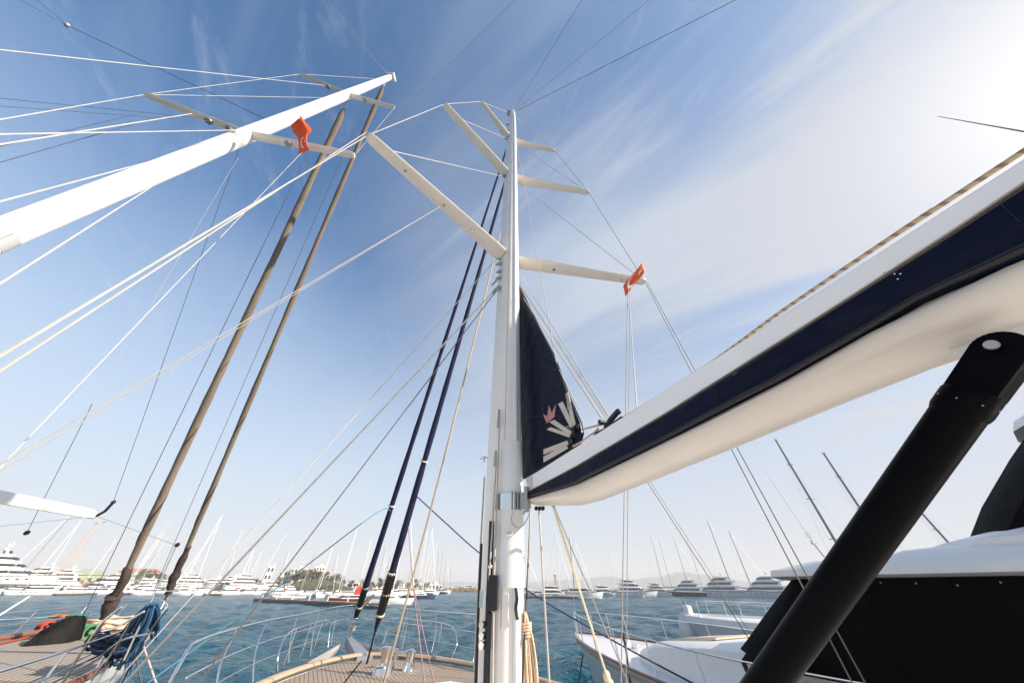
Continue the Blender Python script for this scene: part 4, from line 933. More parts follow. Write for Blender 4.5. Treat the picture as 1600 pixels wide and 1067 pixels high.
# wheelhouse wrapped in canvas: front slopes back
def WS(a, hw, z): return [K0+AF*a+SDr*hw*sg+Vector((0, 0, z)) for sg in (1, -1)]
def loftpoly(levels):
    """levels: list of (z, front a, mid a, back a, half width)"""
    rg = []
    for z, af, am, ab, hw in levels:
        pts = [(af, 0), (af+0.10, hw*0.45), (af+0.45, hw*0.78), (am, hw*0.97), (am+1.2, hw), (ab, hw)]
        l = [K0+AF*a+SDr*(-y)+Vector((0, 0, z)) for a, y in pts]+[K0+AF*a+SDr*(y)+Vector((0, 0, z)) for a, y in reversed(pts[1:])]
        rg.append(l)
    return rg
bc = MB().rings(loftpoly([(2.30, 8.05, 9.3, 17.5, 2.30), (2.6, 8.5, 9.62, 17.5, 2.31), (3.1, 9.2, 10.15, 17.5, 2.28), (3.66, 10.0, 10.75, 17.5, 2.22)])).build('window_cover', blackcanvas, my, smooth=True)
lv_ = [(2.30, 8.05, 9.3, 17.5, 2.31), (2.6, 8.5, 9.62, 17.5, 2.32), (3.1, 9.2, 10.15, 17.5, 2.29), (3.66, 10.0, 10.75, 17.5, 2.23)]
for a_ in (11.6, 12.9, 14.2, 15.5):
    MB().tube([K0+AF*(a_+0.05*i)+SDr*(h_+0.01)+Vector((0, 0, z_)) for i, (z_, _, _, _, h_) in enumerate(lv_)], 0.012, 5).build('canvas_seam', vangm, bc)
sd_ = MB()
for i in range(14): sd_.ball(K0+AF*(11.2+i*0.42)+SDr*2.245+Vector((0, 0, 3.58-0.02*math.sin(i*2.0))), 0.012, 6, 5)
sd_.build('snap_stud_row', dullst, bc)
MB().rings(loftpoly([(3.66, 9.8, 10.5, 18.5, 2.34), (3.70, 9.7, 10.4, 18.5, 2.42), (3.80, 9.75, 10.45, 18.6, 2.42), (3.92, 10.4, 11.2, 18.6, 2.30), (4.02, 11.8, 12.6, 18.6, 2.05), (4.10, 13.2, 14.0, 18.6, 1.8)])).build('wheelhouse_roof', white, my, smooth=True)
MB().rings(loftpoly([(4.0, 12.3, 13.2, 18.5, 2.10), (4.10, 12.5, 13.4, 18.5, 2.10), (4.20, 13.0, 13.9, 18.5, 2.0)])).build('flybridge', white, my, smooth=True)
fc = MB().rings(loftpoly([(4.1, 12.9, 13.6, 18.2, 1.95), (4.6, 13.4, 14.15, 18.2, 1.9), (5.2, 14.1, 14.9, 18.0, 1.8), (5.6, 14.6, 15.4, 18.0, 1.7)])).build('flybridge_cover', blackcanvas, my, smooth=True)
MB().rings(loftpoly([(5.58, 14.4, 15.2, 18.1, 1.8), (5.72, 14.5, 15.3, 18.1, 1.8)])).build('flybridge_roof', white, my, smooth=True)
rd = MB(); c = K0+AF*10.4-SDr*0.3+Vector((0, 0, 4.12)); rd.tube([c, c+Vector((-0.1, 0, 0.35))], 0.02, 6).tube([c+Vector((-0.12, 0, 0.28)), c+Vector((0.0, 0, 0.30))], 0.03, 6)
rd.tube([c+Vector((-0.10, 0, 0.45))+Vector((0.05*math.cos(a), 0, 0.07*math.sin(a))) for a in [j*0.6 for j in range(12)]], 0.006, 5).tube([c+Vector((-0.1, 0, .35)), c+Vector((-0.25, 0.1, 2.1))], 0.006, 5); rd.build('aerial', dullst, my)
# mooring strap, fender ties on near rail
for i, a in enumerate((7, 10)):
    c, b, z = dp_[a]; p_ = c+SDr*(b-0.05)+Vector((0, 0, z+0.72)); MB().tube([p_, p_+Vector((0.02, -0.02, -0.3)), p_+Vector((0, 0, -0.75)), p_+SDr*0.1+Vector((0, 0, -1.6))], [0.05, 0.03, 0.025, 0.025], 6).build('fender_line', black, my, smooth=True)
p_ = bowt; MB().tube([p_+AF*0.8+SDr*0.3-Vector((0, 0, 0.35)), p_+AF*0.5+SDr*0.9-Vector((0, 0, 2.1))], 0.03, 6).build('mooring_line', black, my)
# second white motor boat behind it
B1 = atz(1067, 962, -1.1); AF1 = Vector((0.80, -0.30, 0)).normalized() if False else Vector((0.72, -0.69, 0)).normalized()
B1 = atz(1066, 968, -1.35)
mb2 = thing('motor_boat', 'grey hulled motor boat with white foredeck, bow fender and low rails behind the canvas-covered yacht', 'motor boat', (B1.x, B1.y, 0))
rs, dp2, SD2 = hull_rings(Vector((B1.x, B1.y, 0)), AF1, 16.0, 5.0, lambda s: 2.15-0.25*s)
MB().rings(rs).build('hull', hullgrey, mb2, smooth=True)
bul = MB()
for sgn in (1, -1):
    bul.rings([[c+SD2*sgn*(b+0.04)+Vector((0, 0, z-0.02)), c+SD2*sgn*(b+0.02)+Vector((0, 0, z+0.22)), c+SD2*sgn*max(0.0, b-0.25)+Vector((0, 0, z+0.30)), c+SD2*sgn*max(0.0, b-0.3)+Vector((0, 0, z-0.02))] for c, b, z in dp2])
bul.build('gunwale', white, mb2, smooth=True)
MB().tube(smooth_path([c-SD2*(b+0.05)+Vector((0, 0, z-0.05)) for c, b, z in dp2], 3), 0.045, 6).build('rubbing_strake', dkwire, mb2, smooth=True)
dk = MB()
for (c, b, z), (c2, b2, z2) in zip(dp2[:-1], dp2[1:]): dk.add([c+SD2*b+Vector((0, 0, z+.2)), c-SD2*b+Vector((0, 0, z+.2)), c2-SD2*b2+Vector((0, 0, z2+.2)), c2+SD2*b2+Vector((0, 0, z2+.2))], [(0, 1, 2, 3)])
dk.build('deck', white, mb2)
for sgn in (1, -1):
    MB().tube(smooth_path([c+SD2*sgn*max(b-0.15, 0.1)+Vector((0, 0, z+0.85)) for c, b, z in dp2[3:]], 3), 0.02, 8).build('guard_rail', chrome, mb2, smooth=True)
    for j in (3, 5, 7, 8, 9, 10, 11, 12):
        c, b, z = dp2[j]; p_ = c+SD2*sgn*max(b-0.15, 0.1)+Vector((0, 0, z)); MB().tube([p_+Vector((0, 0, 0.1)), p_+Vector((0, 0, 0.86))], 0.018, 6).build('stanchion', chrome, mb2)
MB().tube([K-Vector((0, 0, 0)) for K in [B1+Vector((-0.05, -0.15, 0.25)), B1+Vector((0.0, -0.2, 0.0)), B1+Vector((0.05, -0.2, -0.5)), B1+Vector((0.1, -0.2, -0.95)), B1+Vector((0.12, -0.2, -1.1))]], [0.12, 0.33, 0.42, 0.34, 0.1], 14).build('bow_fender', rubber, mb2, smooth=True)
MB().box(B1+Vector((0.35, -0.3, 0.38)), (0.3, 0.5, 0.5)).build('anchor_roller', white, mb2, bevel=0.05)
MB().tube([B1+Vector((0.5, 0, 0.4)), B1+Vector((0.35, 0, 0.85))], [0.10, 0.03], 6).tube([B1+Vector((0.6, -0.3, -0.1)), B1+Vector((1.6, -0.6, -0.9))], 0.12, 6).build('anchor', dkwire, mb2)
MB().rings([[B1+AF1*a+SD2*h*s+Vector((0, 0, z)) for s, z in ((1, -0.1), (0.8, zt_), (-0.8, zt_), (-1, -0.1))] for a, h, zt_ in ((5, 0.8, 0.3), (6.2, 1.6, 0.7), (9, 1.9, 1.0), (10.0, 1.9, 1.9), (15, 1.9, 2.0))]).build('cabin', white, mb2, smooth=True)
HAZE = 0.0004
# ================================================================== MARINA IN THE DISTANCE
def gz_rings(L, B, H, n=12):
    rs = []; tops = []
    for i in range(n+1):
        s = i/n; x = -L/2+L*s; b = B/2*(0.90 if s < 0.02 else 1)*(1 if s < 0.5 else max(0.02, 1-((s-0.5)/0.5)**2.3)); z = H*(0.82+0.30*s*s)
        rk = max(0, (s-0.75)/0.25)**2*L*0.07
        pr = ((b, z, 0), (b*0.93, z*0.55, -rk*0.4), (b*0.80, 0.0, -rk), (b*0.4, -0.5, -rk*1.3))
        rs.append([(x+dx, y, zz) for y, zz, dx in pr]+[(x+dx, -y, zz) for y, zz, dx in reversed(pr)]); tops.append((x, b, z))
    return rs, tops
def levels(mb, x0, x1, w, z0, z1, rf, ra, taper=0.9):
    """one deckhouse tier with raked front (rf) and back (ra)"""
    mb.rings([[(x0, -w, z0), (x1-w*0.5, -w, z0), (x1, -w*0.35, z0), (x1, w*0.35, z0), (x1-w*0.5, w, z0), (x0, w, z0)],
              [(x0+ra, -w*taper, z1), (x1-rf-w*0.5, -w*taper, z1), (x1-rf, -w*0.3, z1), (x1-rf, w*0.3, z1), (x1-rf-w*0.5, w*taper, z1), (x0+ra, w*taper, z1)]])
def motor_yacht(name, label, cat, pos, rz, L, H=None, tiers=3, hullm=None, supm=None, group=None, radar=True, canvas=None, windows=True):
    r = thing(name, label, cat, pos, rz, group); off = pos
    H = H or L*0.085; B = L*0.23; hullm = hullm or gel; supm = supm or white
    rs, tops = gz_rings(L, B, H)
    def bld(mb, nm, m_, par=r, smooth=False):
        me = MB(); me.v = [Vector(v) for v in mb.v]; me.f = mb.f
        o = raw(me, nm, m_, par, smooth); return o
    bld(MB().rings(rs), 'hull', hullm, smooth=True)
    if L > 14:
        st = MB(); 
        for sg in (1, -1):
            st.tube([(x, sg*(b+0.02), z*0.98) for x, b, z in tops], L*0.005, 5)
        bld(st, 'rubbing_strake', supm if hullm is hulldark else dkwire)
        pw = MB()
        for sg in (1, -1):
            for s in (5, 6, 7, 8):
                x, b, z = tops[s]; pw.box((x, sg*b*0.965, z*0.58), (L*0.03, 0.06, H*0.13))
        bld(pw, 'porthole_row', glass)
    x0, x1, w, z = -L*0.42, L*0.20, B*0.43, H*0.92; th_ = L*0.062 if L > 18 else L*0.085
    for t in range(tiers):
        h = th_*(1 if t < tiers-1 else 0.85)
        s_ = MB(); levels(s_, x0, x1, w, z, z+h, h*1.3, 0.1)
        # overhanging deck edge
        s_.rings([[(x0-L*0.04, -w*1.08, z+h), (x1-h*1.1-w*0.4, -w*1.02, z+h), (x1-h*0.9, 0, z+h), (x1-h*1.1-w*0.4, w*1.02, z+h), (x0-L*0.04, w*1.08, z+h)],
                  [(x0-L*0.04, -w*1.08, z+h*1.22), (x1-h*1.4-w*0.4, -w*1.0, z+h*1.22), (x1-h*1.3, 0, z+h*1.2), (x1-h*1.4-w*0.4, w*1.0, z+h*1.22), (x0-L*0.04, w*1.08, z+h*1.22)]])
        o = bld(s_, 'deckhouse', supm)
        if windows:
            wb = MB(); levels(wb, x0+L*0.05, x1+0.02, w*1.012, z+h*0.36, z+h*0.82, h*0.62, 0.05, 0.965); 
            bld(wb, 'window_band', glass, o)
        z += h*1.2; x0 += L*0.06*(t+1)*0.6; x1 -= L*0.11; w *= 0.86
    if radar:
        a = MB(); xm = (x0+x1)/2-L*0.05
        for sg in (1, -1): a.tube([(xm-L*0.05, sg*w*0.9, z-th_*0.2), (xm, sg*w*0.55, z+th_*0.6), (xm+L*0.01, 0, z+th_*0.65)], L*0.007, 5)
        a.tube([(xm, 0, z+th_*0.6), (xm-L*0.01, 0, z+th_*1.5)], L*0.004, 5); a.box((xm+0.2, 0, z+th_*0.95), (L*0.012, L*0.06, L*0.01))
        bld(a, 'radar_arch', supm)
        for sg in (1, -1): bld(MB().ball((xm-L*0.03, sg*w*0.5, z+th_*0.75), L*0.014, 8, 6), 'radar_dome', supm, smooth=True)
    if canvas:
        cm, cx0, cx1, chh = canvas
        c = MB(); c.rings([[(L*cx0, -B*.36, H), (L*cx1, -B*.36, H), (L*cx1, B*.36, H), (L*cx0, B*.36, H)], [(L*cx0+.1, -B*.34, H+chh*0.85), (L*cx1-.3, -B*.34, H+chh*0.85), (L*cx1-.3, B*.34, H+chh*0.85), (L*cx0+.1, B*.34, H+chh*.85)], [(L*cx0+.3, -B*.2, H+chh), (L*cx1-.6, -B*.2, H+chh), (L*cx1-.6, B*.2, H+chh), (L*cx0+.3, B*.2, H+chh)]])
        bld(c, 'canopy', cm)
    rl = MB()
    for sg in (1, -1): rl.tube([(x, sg*b*0.96, z_+L*0.022+0.25) for x, b, z_ in tops[6:]], max(0.02, L*0.0012), 4)
    for x, b, z_ in tops[6:]:
        for sg in (1, -1): rl.tube([(x, sg*b*0.96, z_), (x, sg*b*0.96, z_+L*0.022+0.25)], 0.02, 4)
    bld(rl, 'bow_rail', chrome)
    return r
def raw(mb, name, m_, par=None, smooth=False, local=True):
    me = bpy.data.meshes.new(name); me.from_pydata([tuple(v) for v in mb.v], [], mb.f)
    bm = bmesh.new(); bm.from_mesh(me); bmesh.ops.recalc_face_normals(bm, faces=bm.faces); bm.to_mesh(me); bm.free()
    me.materials.append(m_); o = bpy.data.objects.new(name, me); C.objects.link(o); o.parent = par
    if smooth:
        for p in me.polygons: p.use_smooth = True
        me.set_sharp_from_angle(angle=rad(40))
    return o
def sailboat(label, pos, rz, L, H, hullm=None, mastm=None, boomcov=None, group=None, mr=0.11, rake=0.0, spr=2, jib=True):
    r = thing('sailboat', label, 'sailing boat', pos, rz, group); hullm = hullm or gel
    fb = L*0.085; rs, tops = gz_rings(L, L*0.28, fb)
    raw(MB().rings(rs), 'hull', hullm, r, True)
    c = MB(); levels(c, -L*0.12, L*0.22, L*0.085, fb*0.9, fb*1.45, L*0.06, 0.1); cb_ = raw(c, 'cabin', white, r)
    wn = MB(); levels(wn, -L*0.09, L*0.17, L*0.087, fb*1.08, fb*1.28, L*0.03, 0.05, 0.99); raw(wn, 'window_band', glass, cb_)
    xm = L*0.06; mm = mastm or spar
    mt = MB().tube([(xm, 0, fb), (xm-H*rake*0.5, 0, H*0.5), (xm-H*rake, 0, H)], [mr, mr, mr*0.7], 7); mt_ = raw(mt, 'mast', mm, r, True)
    for i in range(spr):
        z = fb+(H-fb)*(i+1)/(spr+1); wsp = L*0.10*(1-0.2*i); f = z/H
        raw(MB().tube([(xm-H*rake*f, -wsp, z), (xm-H*rake*f, wsp, z)], mr*0.35, 4), 'spreader', mm, mt_)
    raw(MB().tube([(xm, 0, fb*2.1), (-L*0.36, 0, fb*2.0)], [L*0.018, L*0.013], 6), 'boom', boomcov or mm, r, True)
    st = MB(); 
    st.tube([(xm-H*rake, 0, H*0.99), (L*0.47, 0, fb*1.2)], 0.018 if not jib else mr*0.75, 5); raw(st, 'furled_jib', whitecl if jib else dkwire, r)
    s2 = MB(); s2.tube([(xm-H*rake, 0, H), (-L*0.48, 0, fb)], 0.02, 4); raw(s2, 'backstay', dullst, r)
    for sg in (1, -1):
        z = fb+(H-fb)*(spr)/(spr+1); raw(MB().tube([(xm-H*rake, 0, H*0.98), (xm-H*rake*.6, sg*L*0.10, fb+(H-fb)/(spr+1)), (xm, sg*L*0.125, fb)], 0.018, 4), 'shroud', dullst, r)
    return r
ORD = ['leftmost', 'second', 'third', 'fourth', 'fifth', 'sixth', 'seventh', 'eighth', 'ninth', 'tenth', 'eleventh', 'twelfth', 'thirteenth', 'fourteenth', 'fifteenth', 'sixteenth', 'seventeenth', 'eighteenth', 'nineteenth', 'twentieth', 'twenty-first', 'twenty-second', 'twenty-third', 'twenty-fourth', 'twenty-fifth', 'twenty-sixth', 'twenty-seventh', 'twenty-eighth', 'twenty-ninth', 'thirtieth']+['thirty-'+w_ for w_ in ('first', 'second', 'third', 'fourth', 'fifth', 'sixth', 'seventh', 'eighth', 'ninth')]+['fortieth']
def ordw(i): return ORD[i] if i == 0 else ORD[i]+' from left'
def hdg(pos, deg):   # heading relative to the tangential direction seen from the camera (0 = bow to the right in the picture)
    return -math.atan2(pos.x, pos.y)+rad(deg)
# ---- superyachts across the water, right
G1 = 'large motor yachts moored across the water'
for i, (px, k, L, dg, hm, tiers, lb_) in enumerate((
    (948, 178, 17, 12, gel, 2, 'small white motor yacht at the left end of the superyacht row'),
    (978, 186, 22, 205, hulldark, 2, 'motor yacht with black hull just right of the small white one'),
    (996, 172, 25, 10, gel, 3, 'white three-deck motor yacht behind the tiny open boat with people'),
    (1036, 176, 20, 8, gel, 3, 'white motor yacht with tall upper decks left of the wide black hull'),
    (1068, 174, 25, 188, hulldark, 3, 'wide black-hulled motor yacht with white upper decks in mid-row'),
    (1118, 172, 30, 190, hullgrey, 3, 'grey-white motor yacht with anchor pocket right of the wide black hull'),
    (1146, 180, 19, 186, hulldark, 1, 'low black-hulled motor yacht with brown deckhouse under the thin grey masts'),
    (1190, 166, 31, 192, hullgrey, 3, 'largest grey-white motor yacht at the right end of the superyacht row'),
    (1232, 172, 24, 190, hullgrey, 1, 'low grey motor yacht partly hidden behind the black canvas cabin'))):
    p = wat(px, k); motor_yacht('motor_yacht', lb_, 'motor yacht', p, hdg(p, dg), L, tiers=tiers, hullm=hm, H=L*0.095, group=G1)
# thin masts rising behind them (large sailing yachts)
G2 = 'tall-masted sailing yachts behind the motor yachts'
greyspar = mat('grey_spar', (0.20, 0.21, 0.22), 0.5, noise=2)
def topH(px, ptop, pos):  # mast height so that the tip reaches row ptop
    r_ = ray(px, ptop); return CAMZ+r_.z/r_.y*pos.y
for px, pt, tx, k, mr, mm, lb_ in ((966, 858, 957, 230, 0.16, spar, 'faint white mast left of the flag halyard'),
    (1044, 832, 1052, 200, 0.16, greyspar, 'grey mast rising above the third white motor yacht'), (1056, 838, 1060, 205, 0.12, greyspar, 'thinner grey mast just right of it, above the white upper decks'),
    (1083, 838, 1062, 210, 0.17, greyspar, 'grey mast leaning left above the wide black hull'), (1104, 842, 1091, 230, 0.14, greyspar, 'short thin mast between the wide black hull and the grey yacht'),
    (1153, 813, 1112, 195, 0.30, greyspar, 'tall grey mast with spreaders above the low black hull'), (1184, 829, 1150, 195, 0.30, greyspar, 'tall grey mast with radar left of the largest grey-white yacht')):
    p = wat(px, k); H = topH(tx, pt, p); xt = ((tx-800)/F*((p.y)*FW.y+(H-CAMZ)*FW.z))
    r = sailboat('sailing yacht, '+lb_, p, hdg(p, 188), 24, H, mastm=mm, mr=mr, rake=0.0, spr=4, group=G2, jib=False, hullm=hulldark)
    # rake the spar sideways as seen
    r.rotation_euler.y = 0
# bigger masts at right
def bigmast(label, foot_px, foot_py, top_px, top_py, k0, k1, r0):
    a = atk(foot_px, foot_py, k0); b = atk(top_px, top_py, k1)
    base = Vector((a.x, a.y, 0)); d = (b-a).normalized()
    # one yacht: hull below, mast through both points
    r = thing('sailing_yacht', label, 'sailing yacht', base, 0); rs, tops = gz_rings(30, 7.0, 2.4)
    h = raw(MB().rings(rs), 'hull', hullgrey, r, True); h.rotation_euler.z = hdg(base, 190)
    A = a-base; Bp = b-base; A0_ = A-d*(A.z-2)/d.z if d.z > 0.2 else A
    m_ = raw(MB().tube([A0_, A, Bp], [r0, r0, r0*0.8], 8), 'mast', greyspar, r, True)
    for f in (0.30, 0.55, 0.80):
        c = A0_.lerp(Bp, f); raw(MB().tube([c-X0*2.0*(1-f*0.4), c+X0*2.0*(1-f*.4)], r0*0.35, 5), 'spreader', greyspar, m_)
    raw(MB().box(Bp+Vector((0, 0, 0.1)), (1.2, 0.4, 0.3)), 'masthead_unit', greyspar, m_)
    for dx, dy in ((-9, -3), (-5, -2)):
        raw(MB().tube([Bp, A0_+Vector((dx, dy, 0))], 0.035, 4), 'stay', dullst, r)
    raw(MB().tube([A0_.lerp(Bp, .8), A0_+Vector((6, -2, 0))], 0.03, 4), 'stay', dullst, r)
    return r
def bm2(label, fx, fy, tx, ty, yb, r0):
    a = aty(fx, fy, yb); b = aty(tx, ty, yb*0.99); return bigmast(label, fx, fy, tx, ty, (a-CP).dot(FW), (b-CP).dot(FW), r0)
bm2('large sailing yacht whose grey mast leans left in the gap below the boom', 1307, 848, 1212, 687, 130, 0.46)
bm2('large sailing yacht whose grey mast top stands just left of the black strut', 1371, 835, 1287, 708, 120, 0.42)
bm2('large sailing yacht whose mast emerges right of the black strut above the white roof', 1476, 841, 1400, 756, 120, 0.34)
# tiny open boat with two people
p = wat(1001, 150); db = thing('dinghy', 'tiny open boat with people crossing in front of the white yachts', 'dinghy', p, hdg(p, 5))
rs, tops = gz_rings(4.6, 1.9, 0.55); raw(MB().rings(rs), 'hull', strap, db, True); raw(MB().box((-2.3, 0, 0.55), (0.35, 0.35, 0.7)), 'outboard_motor', dkwire, db)
def seated(name, label, cat, loc, rz, top_m, stand=False):
    """small figure: skinned body (torso, arms, legs) with head"""
    me = bpy.data.meshes.new('body'); h = 0.85 if stand else 0.42
    V = [(0, 0, h), (0, 0, h+0.28), (0, 0, h+0.50), (0, 0, h+0.62), (0, 0, h+0.74), (0.03, 0.20, h+0.48), (0.15, 0.26, h+0.24), (0.33, 0.2, h+0.14), (0.03, -0.20, h+0.48), (0.15, -0.26, h+0.24), (0.33, -0.2, h+0.14)]
    V += [(0.0, 0.1, h-0.05), (0.02, 0.12, 0.45), (0, 0.12, 0.05), (0.12, 0.12, 0.03), (0.0, -0.1, h-0.05), (0.05, -0.12, 0.45), (0, -0.12, 0.05), (0.12, -0.12, 0.03)] if stand else [(0.05, 0.1, h-0.02), (0.45, 0.14, h+0.02), (0.45, 0.14, 0.06), (0.58, 0.14, 0.03), (0.05, -0.1, h-0.02), (0.45, -0.14, h+0.02), (0.45, -0.14, 0.06), (0.58, -0.14, 0.03)]
    E = [(0, 1), (1, 2), (2, 3), (3, 4), (2, 5), (5, 6), (6, 7), (2, 8), (8, 9), (9, 10), (0, 11), (11, 12), (12, 13), (13, 14), (0, 15), (15, 16), (16, 17), (17, 18)]
    me.from_pydata(V, E, []); o = bpy.data.objects.new(name, me); C.objects.link(o); me.materials.append(top_m)
    sk = o.modifiers.new('skin', 'SKIN'); R = [.14, .14, .15, .06, .10, .07, .05, .035, .07, .05, .035, .09, .07, .05, .035, .09, .07, .05, .035]
    for i, v in enumerate(me.skin_vertices[0].data): v.radius = (R[i], R[i]); v.use_root = (i == 0)
    o.modifiers.new('sub', 'SUBSURF').levels = 1
    o.location = loc; o.rotation_euler.z = rz; tag(o, label, cat)
    hd = raw(MB().ball((0.02, 0, h+0.78), (0.10, 0.085, 0.12), 8, 6), 'head', skin, o, True); return o
seated('person', 'person in rust-coloured top at the back of the tiny open boat', 'person', p+Vector((-0.9, 0, 0.25)), hdg(p, 5), shirt)
seated('person', 'person in dark top in the middle of the tiny open boat', 'person', p+Vector((0.5, 0, 0.25)), hdg(p, 5), shirt2)
# ---- centre-right pontoon with boats (px 830-938)
def pontoon(label, pA, pB, wd, h, name='pontoon'):
    a = Vector(pA); b = Vector(pB); d = (b-a).normalized(); s_ = Vector((-d.y, d.x, 0)); r = thing(name, label, 'pontoon', (a.x, a.y, 0))
    def q(p_, s, z): return p_+s_*s*wd+Vector((0, 0, z))
    MB().rings([[q(p_, 1, h*0.6), q(p_, 1, -0.3), q(p_, -1, -0.3), q(p_, -1, h*0.6)] for p_ in (a, b)]).build('float_body', hulldark if False else dkwire, r)
    MB().rings([[q(p_, 1.03, h), q(p_, 1.03, h*0.6+0.01), q(p_, -1.03, h*0.6+0.01), q(p_, -1.03, h)] for p_ in (a-d*0.1, b+d*0.1)]).build('planking', pont, r)
    n = max(2, int((b-a).length/7))
    for i in range(n):
        c = a.lerp(b, (i+0.5)/n)-s_*wd*0.8+Vector((0, 0, h)); MB().box(c+Vector((0, 0, 0.45)), (0.22, 0.22, 0.9)).build('power_post', white, r)
    return r
pontoon('dark wooden pontoon under the white boats right of the nearest mast', wat(822, 128), wat(904, 124), 1.2, 0.7)
G3 = None
for px, k, L, dg, ti, lb_ in ((842, 140, 13, 190, 1, 'white motor boat right beside the nearest mast on the far pontoon'), (868, 134, 15, 10, 2, 'white flybridge boat on the far pontoon below the orange crane mast'), (860, 158, 14, 185, 2, 'pale motor boat half hidden behind the pontoon boats')):
    p = wat(px, k); motor_yacht('motor_boat', lb_, 'motor boat', p, hdg(p, dg), L, tiers=ti, H=L*0.10)
p = wat(914, 126); cat_ = motor_yacht('catamaran', 'white catamaran with tall bow at the right end of the far pontoon', 'catamaran', p, hdg(p, 6), 17, H=2.3, tiers=1, radar=False)
for px, tx, ty, k, mm, lb_ in ((873, 863, 832, 140, spar, 'sailing boat with white mast beside the orange crane mast, right of the nearest mast'), (896, 884, 838, 132, dkwire, 'sailing boat with thin black mast above the white catamaran'), (905, 890, 842, 136, spar, 'sailing boat with pale mast immediately right of the black one'), (826, 826, 862, 150, spar, 'sailing boat whose faint mast shows against the edge of the nearest mast')):
    p = wat(px, k); sailboat(lb_, p, hdg(p, 8 if px > 850 else 180), 15, topH(tx, ty, p), mastm=mm, mr=0.16, rake=0.0)
# ---- left pontoon with red-canopied boat
pontoon('long low pontoon with orange planks reaching left from the navy furled sails', wat(402, 84), wat(600, 62), 1.2, 0.75)
p = wat(437, 82); dg_ = thing('inflatable_dinghy', 'white inflatable dinghy with small console on the long low pontoon', 'dinghy', p+Vector((0, 0, 0.75)), hdg(p, 185))
tb_ = MB()
tb_.tube(smooth_path([(-2.4, 0.8, 0.35), (0.6, 0.85, 0.35), (1.9, 0.6, 0.45), (2.4, 0, 0.55), (1.9, -0.6, 0.45), (0.6, -0.85, 0.35), (-2.4, -0.8, 0.35)], 4), 0.27, 8); raw(tb_, 'tube', rubber, dg_, True)
raw(MB().box((0, 0, 0.9), (0.6, 0.5, 1.0)).box((-0.8, 0, 0.6), (0.5, 0.9, 0.5)), 'console', white, dg_)
raw(MB().box((-0.3, 0, 0.22), (4.2, 1.2, 0.1)), 'floor', hullgrey, dg_)
p = wat(463, 80); d2 = thing('inflatable_dinghy', 'second white inflatable dinghy, turned over, right of the one with the console', 'dinghy', p+Vector((0, 0, 0.75)), hdg(p, 5))
raw(MB().tube(smooth_path([(-1.8, 0.6, 0.3), (0.9, 0.6, 0.3), (1.7, 0, 0.4), (0.9, -0.6, 0.3), (-1.8, -0.6, 0.3)], 4), 0.24, 8), 'tube', rubber, d2, True)
raw(MB().rings([[(-1.7, -.6, .4), (1.0, -.5, .4), (1.0, .5, .4), (-1.7, .6, .4)], [(-1.5, -.1, .65), (0.8, -.1, .6), (0.8, .1, .6), (-1.5, .1, .65)]]), 'bottom', hullgrey, d2)
p = wat(538, 75); motor_yacht('motor_boat', 'maroon and white motor boat with big red canopy beside the long low pontoon', 'motor boat', p, hdg(p, 184), 8.6, H=1.15, tiers=1, hullm=redhull, radar=False, canvas=(red2, -0.46, -0.18, 2.4))
p = wat(604, 74); sailboat('white sailing boat with red stripe between the two navy furled sails and the thick rope', p, hdg(p, 0), 14, topH(640, 700, p)*0.55, mr=0.12)
p = wat(655, 112); sailboat('dark blue hulled sailing boat with white sheer, bow to the right, behind the tan rope', p, hdg(p, 6), 13, topH(655, 826, p), hullm=navycan, mr=0.16)
# ---- marina rows, left and centre (white boats stern to the quay)
rnd = random.Random(11)
paleal = mat('pale_aluminium', (0.50, 0.49, 0.46), 0.5, noise=2)
GL = 'sailing boats moored in the marina left of the nearest mast'
masts = [(8, 22, 796, 120), (27, 48, 812, 130), (120, 150, 842, 170), (185, 212, 811, 125), (193, 217, 822, 130), (202, 223, 838, 135), (272, 294, 803, 130), (284, 303, 822, 140), (246, 268, 838, 160), (335, 352, 852, 170), (362, 376, 858, 170), (323, 348, 827, 130), (409, 418, 833, 150), (421, 438, 856, 150), (470, 473, 862, 190), (495, 522, 835, 120), (505, 532, 862, 150), (525, 549, 826, 118), (556, 575, 843, 130), (573, 588, 858, 150), (583, 596, 848, 170), (598, 612, 866, 170), (612, 622, 856, 190), (622, 630, 870, 200), (634, 640, 860, 180), (643, 650, 842, 150), (651, 656, 829, 160), (659, 662, 838, 150), (666, 668, 852, 190), (673, 680, 846, 170), (679, 684, 864, 210), (685, 689, 858, 200), (690, 693, 872, 220), (696, 697, 880, 250), (701, 702, 884, 280), (300, 316, 868, 190), (378, 389, 862, 200), (450, 459, 872, 210)]
masts.sort()
def mastx(px, tx, ty, k, i, lb_, hullm=None, boomcov=None):
    p = wat(px, k); H = topH(tx, ty, p)
    return sailboat(lb_, p, hdg(p, rnd.choice((-30, 20, 150, 205, 80, 100))), rnd.uniform(10, 14), H, hullm=hullm, boomcov=boomcov, mr=rnd.uniform(0.07, 0.11), mastm=rnd.choice((spar, greyspar, paleal, paleal)), group=GL, spr=rnd.choice((2, 3)))
for i, (px, tx, ty, k) in enumerate(masts):
    hm = rnd.choice((None, None, None, hullgrey, navycan)); bc_ = rnd.choice((None, navycan, bluecan, whitecl))
    cw = 'dark blue hulled' if hm is navycan else ('grey hulled' if hm is hullgrey else 'white')
    mastx(px, tx, ty, k, i, f'{cw} sailing boat, {ordw(i)} among marina masts left of nearest mast', hm, bc_)
GM = 'small motor boats along the marina front'
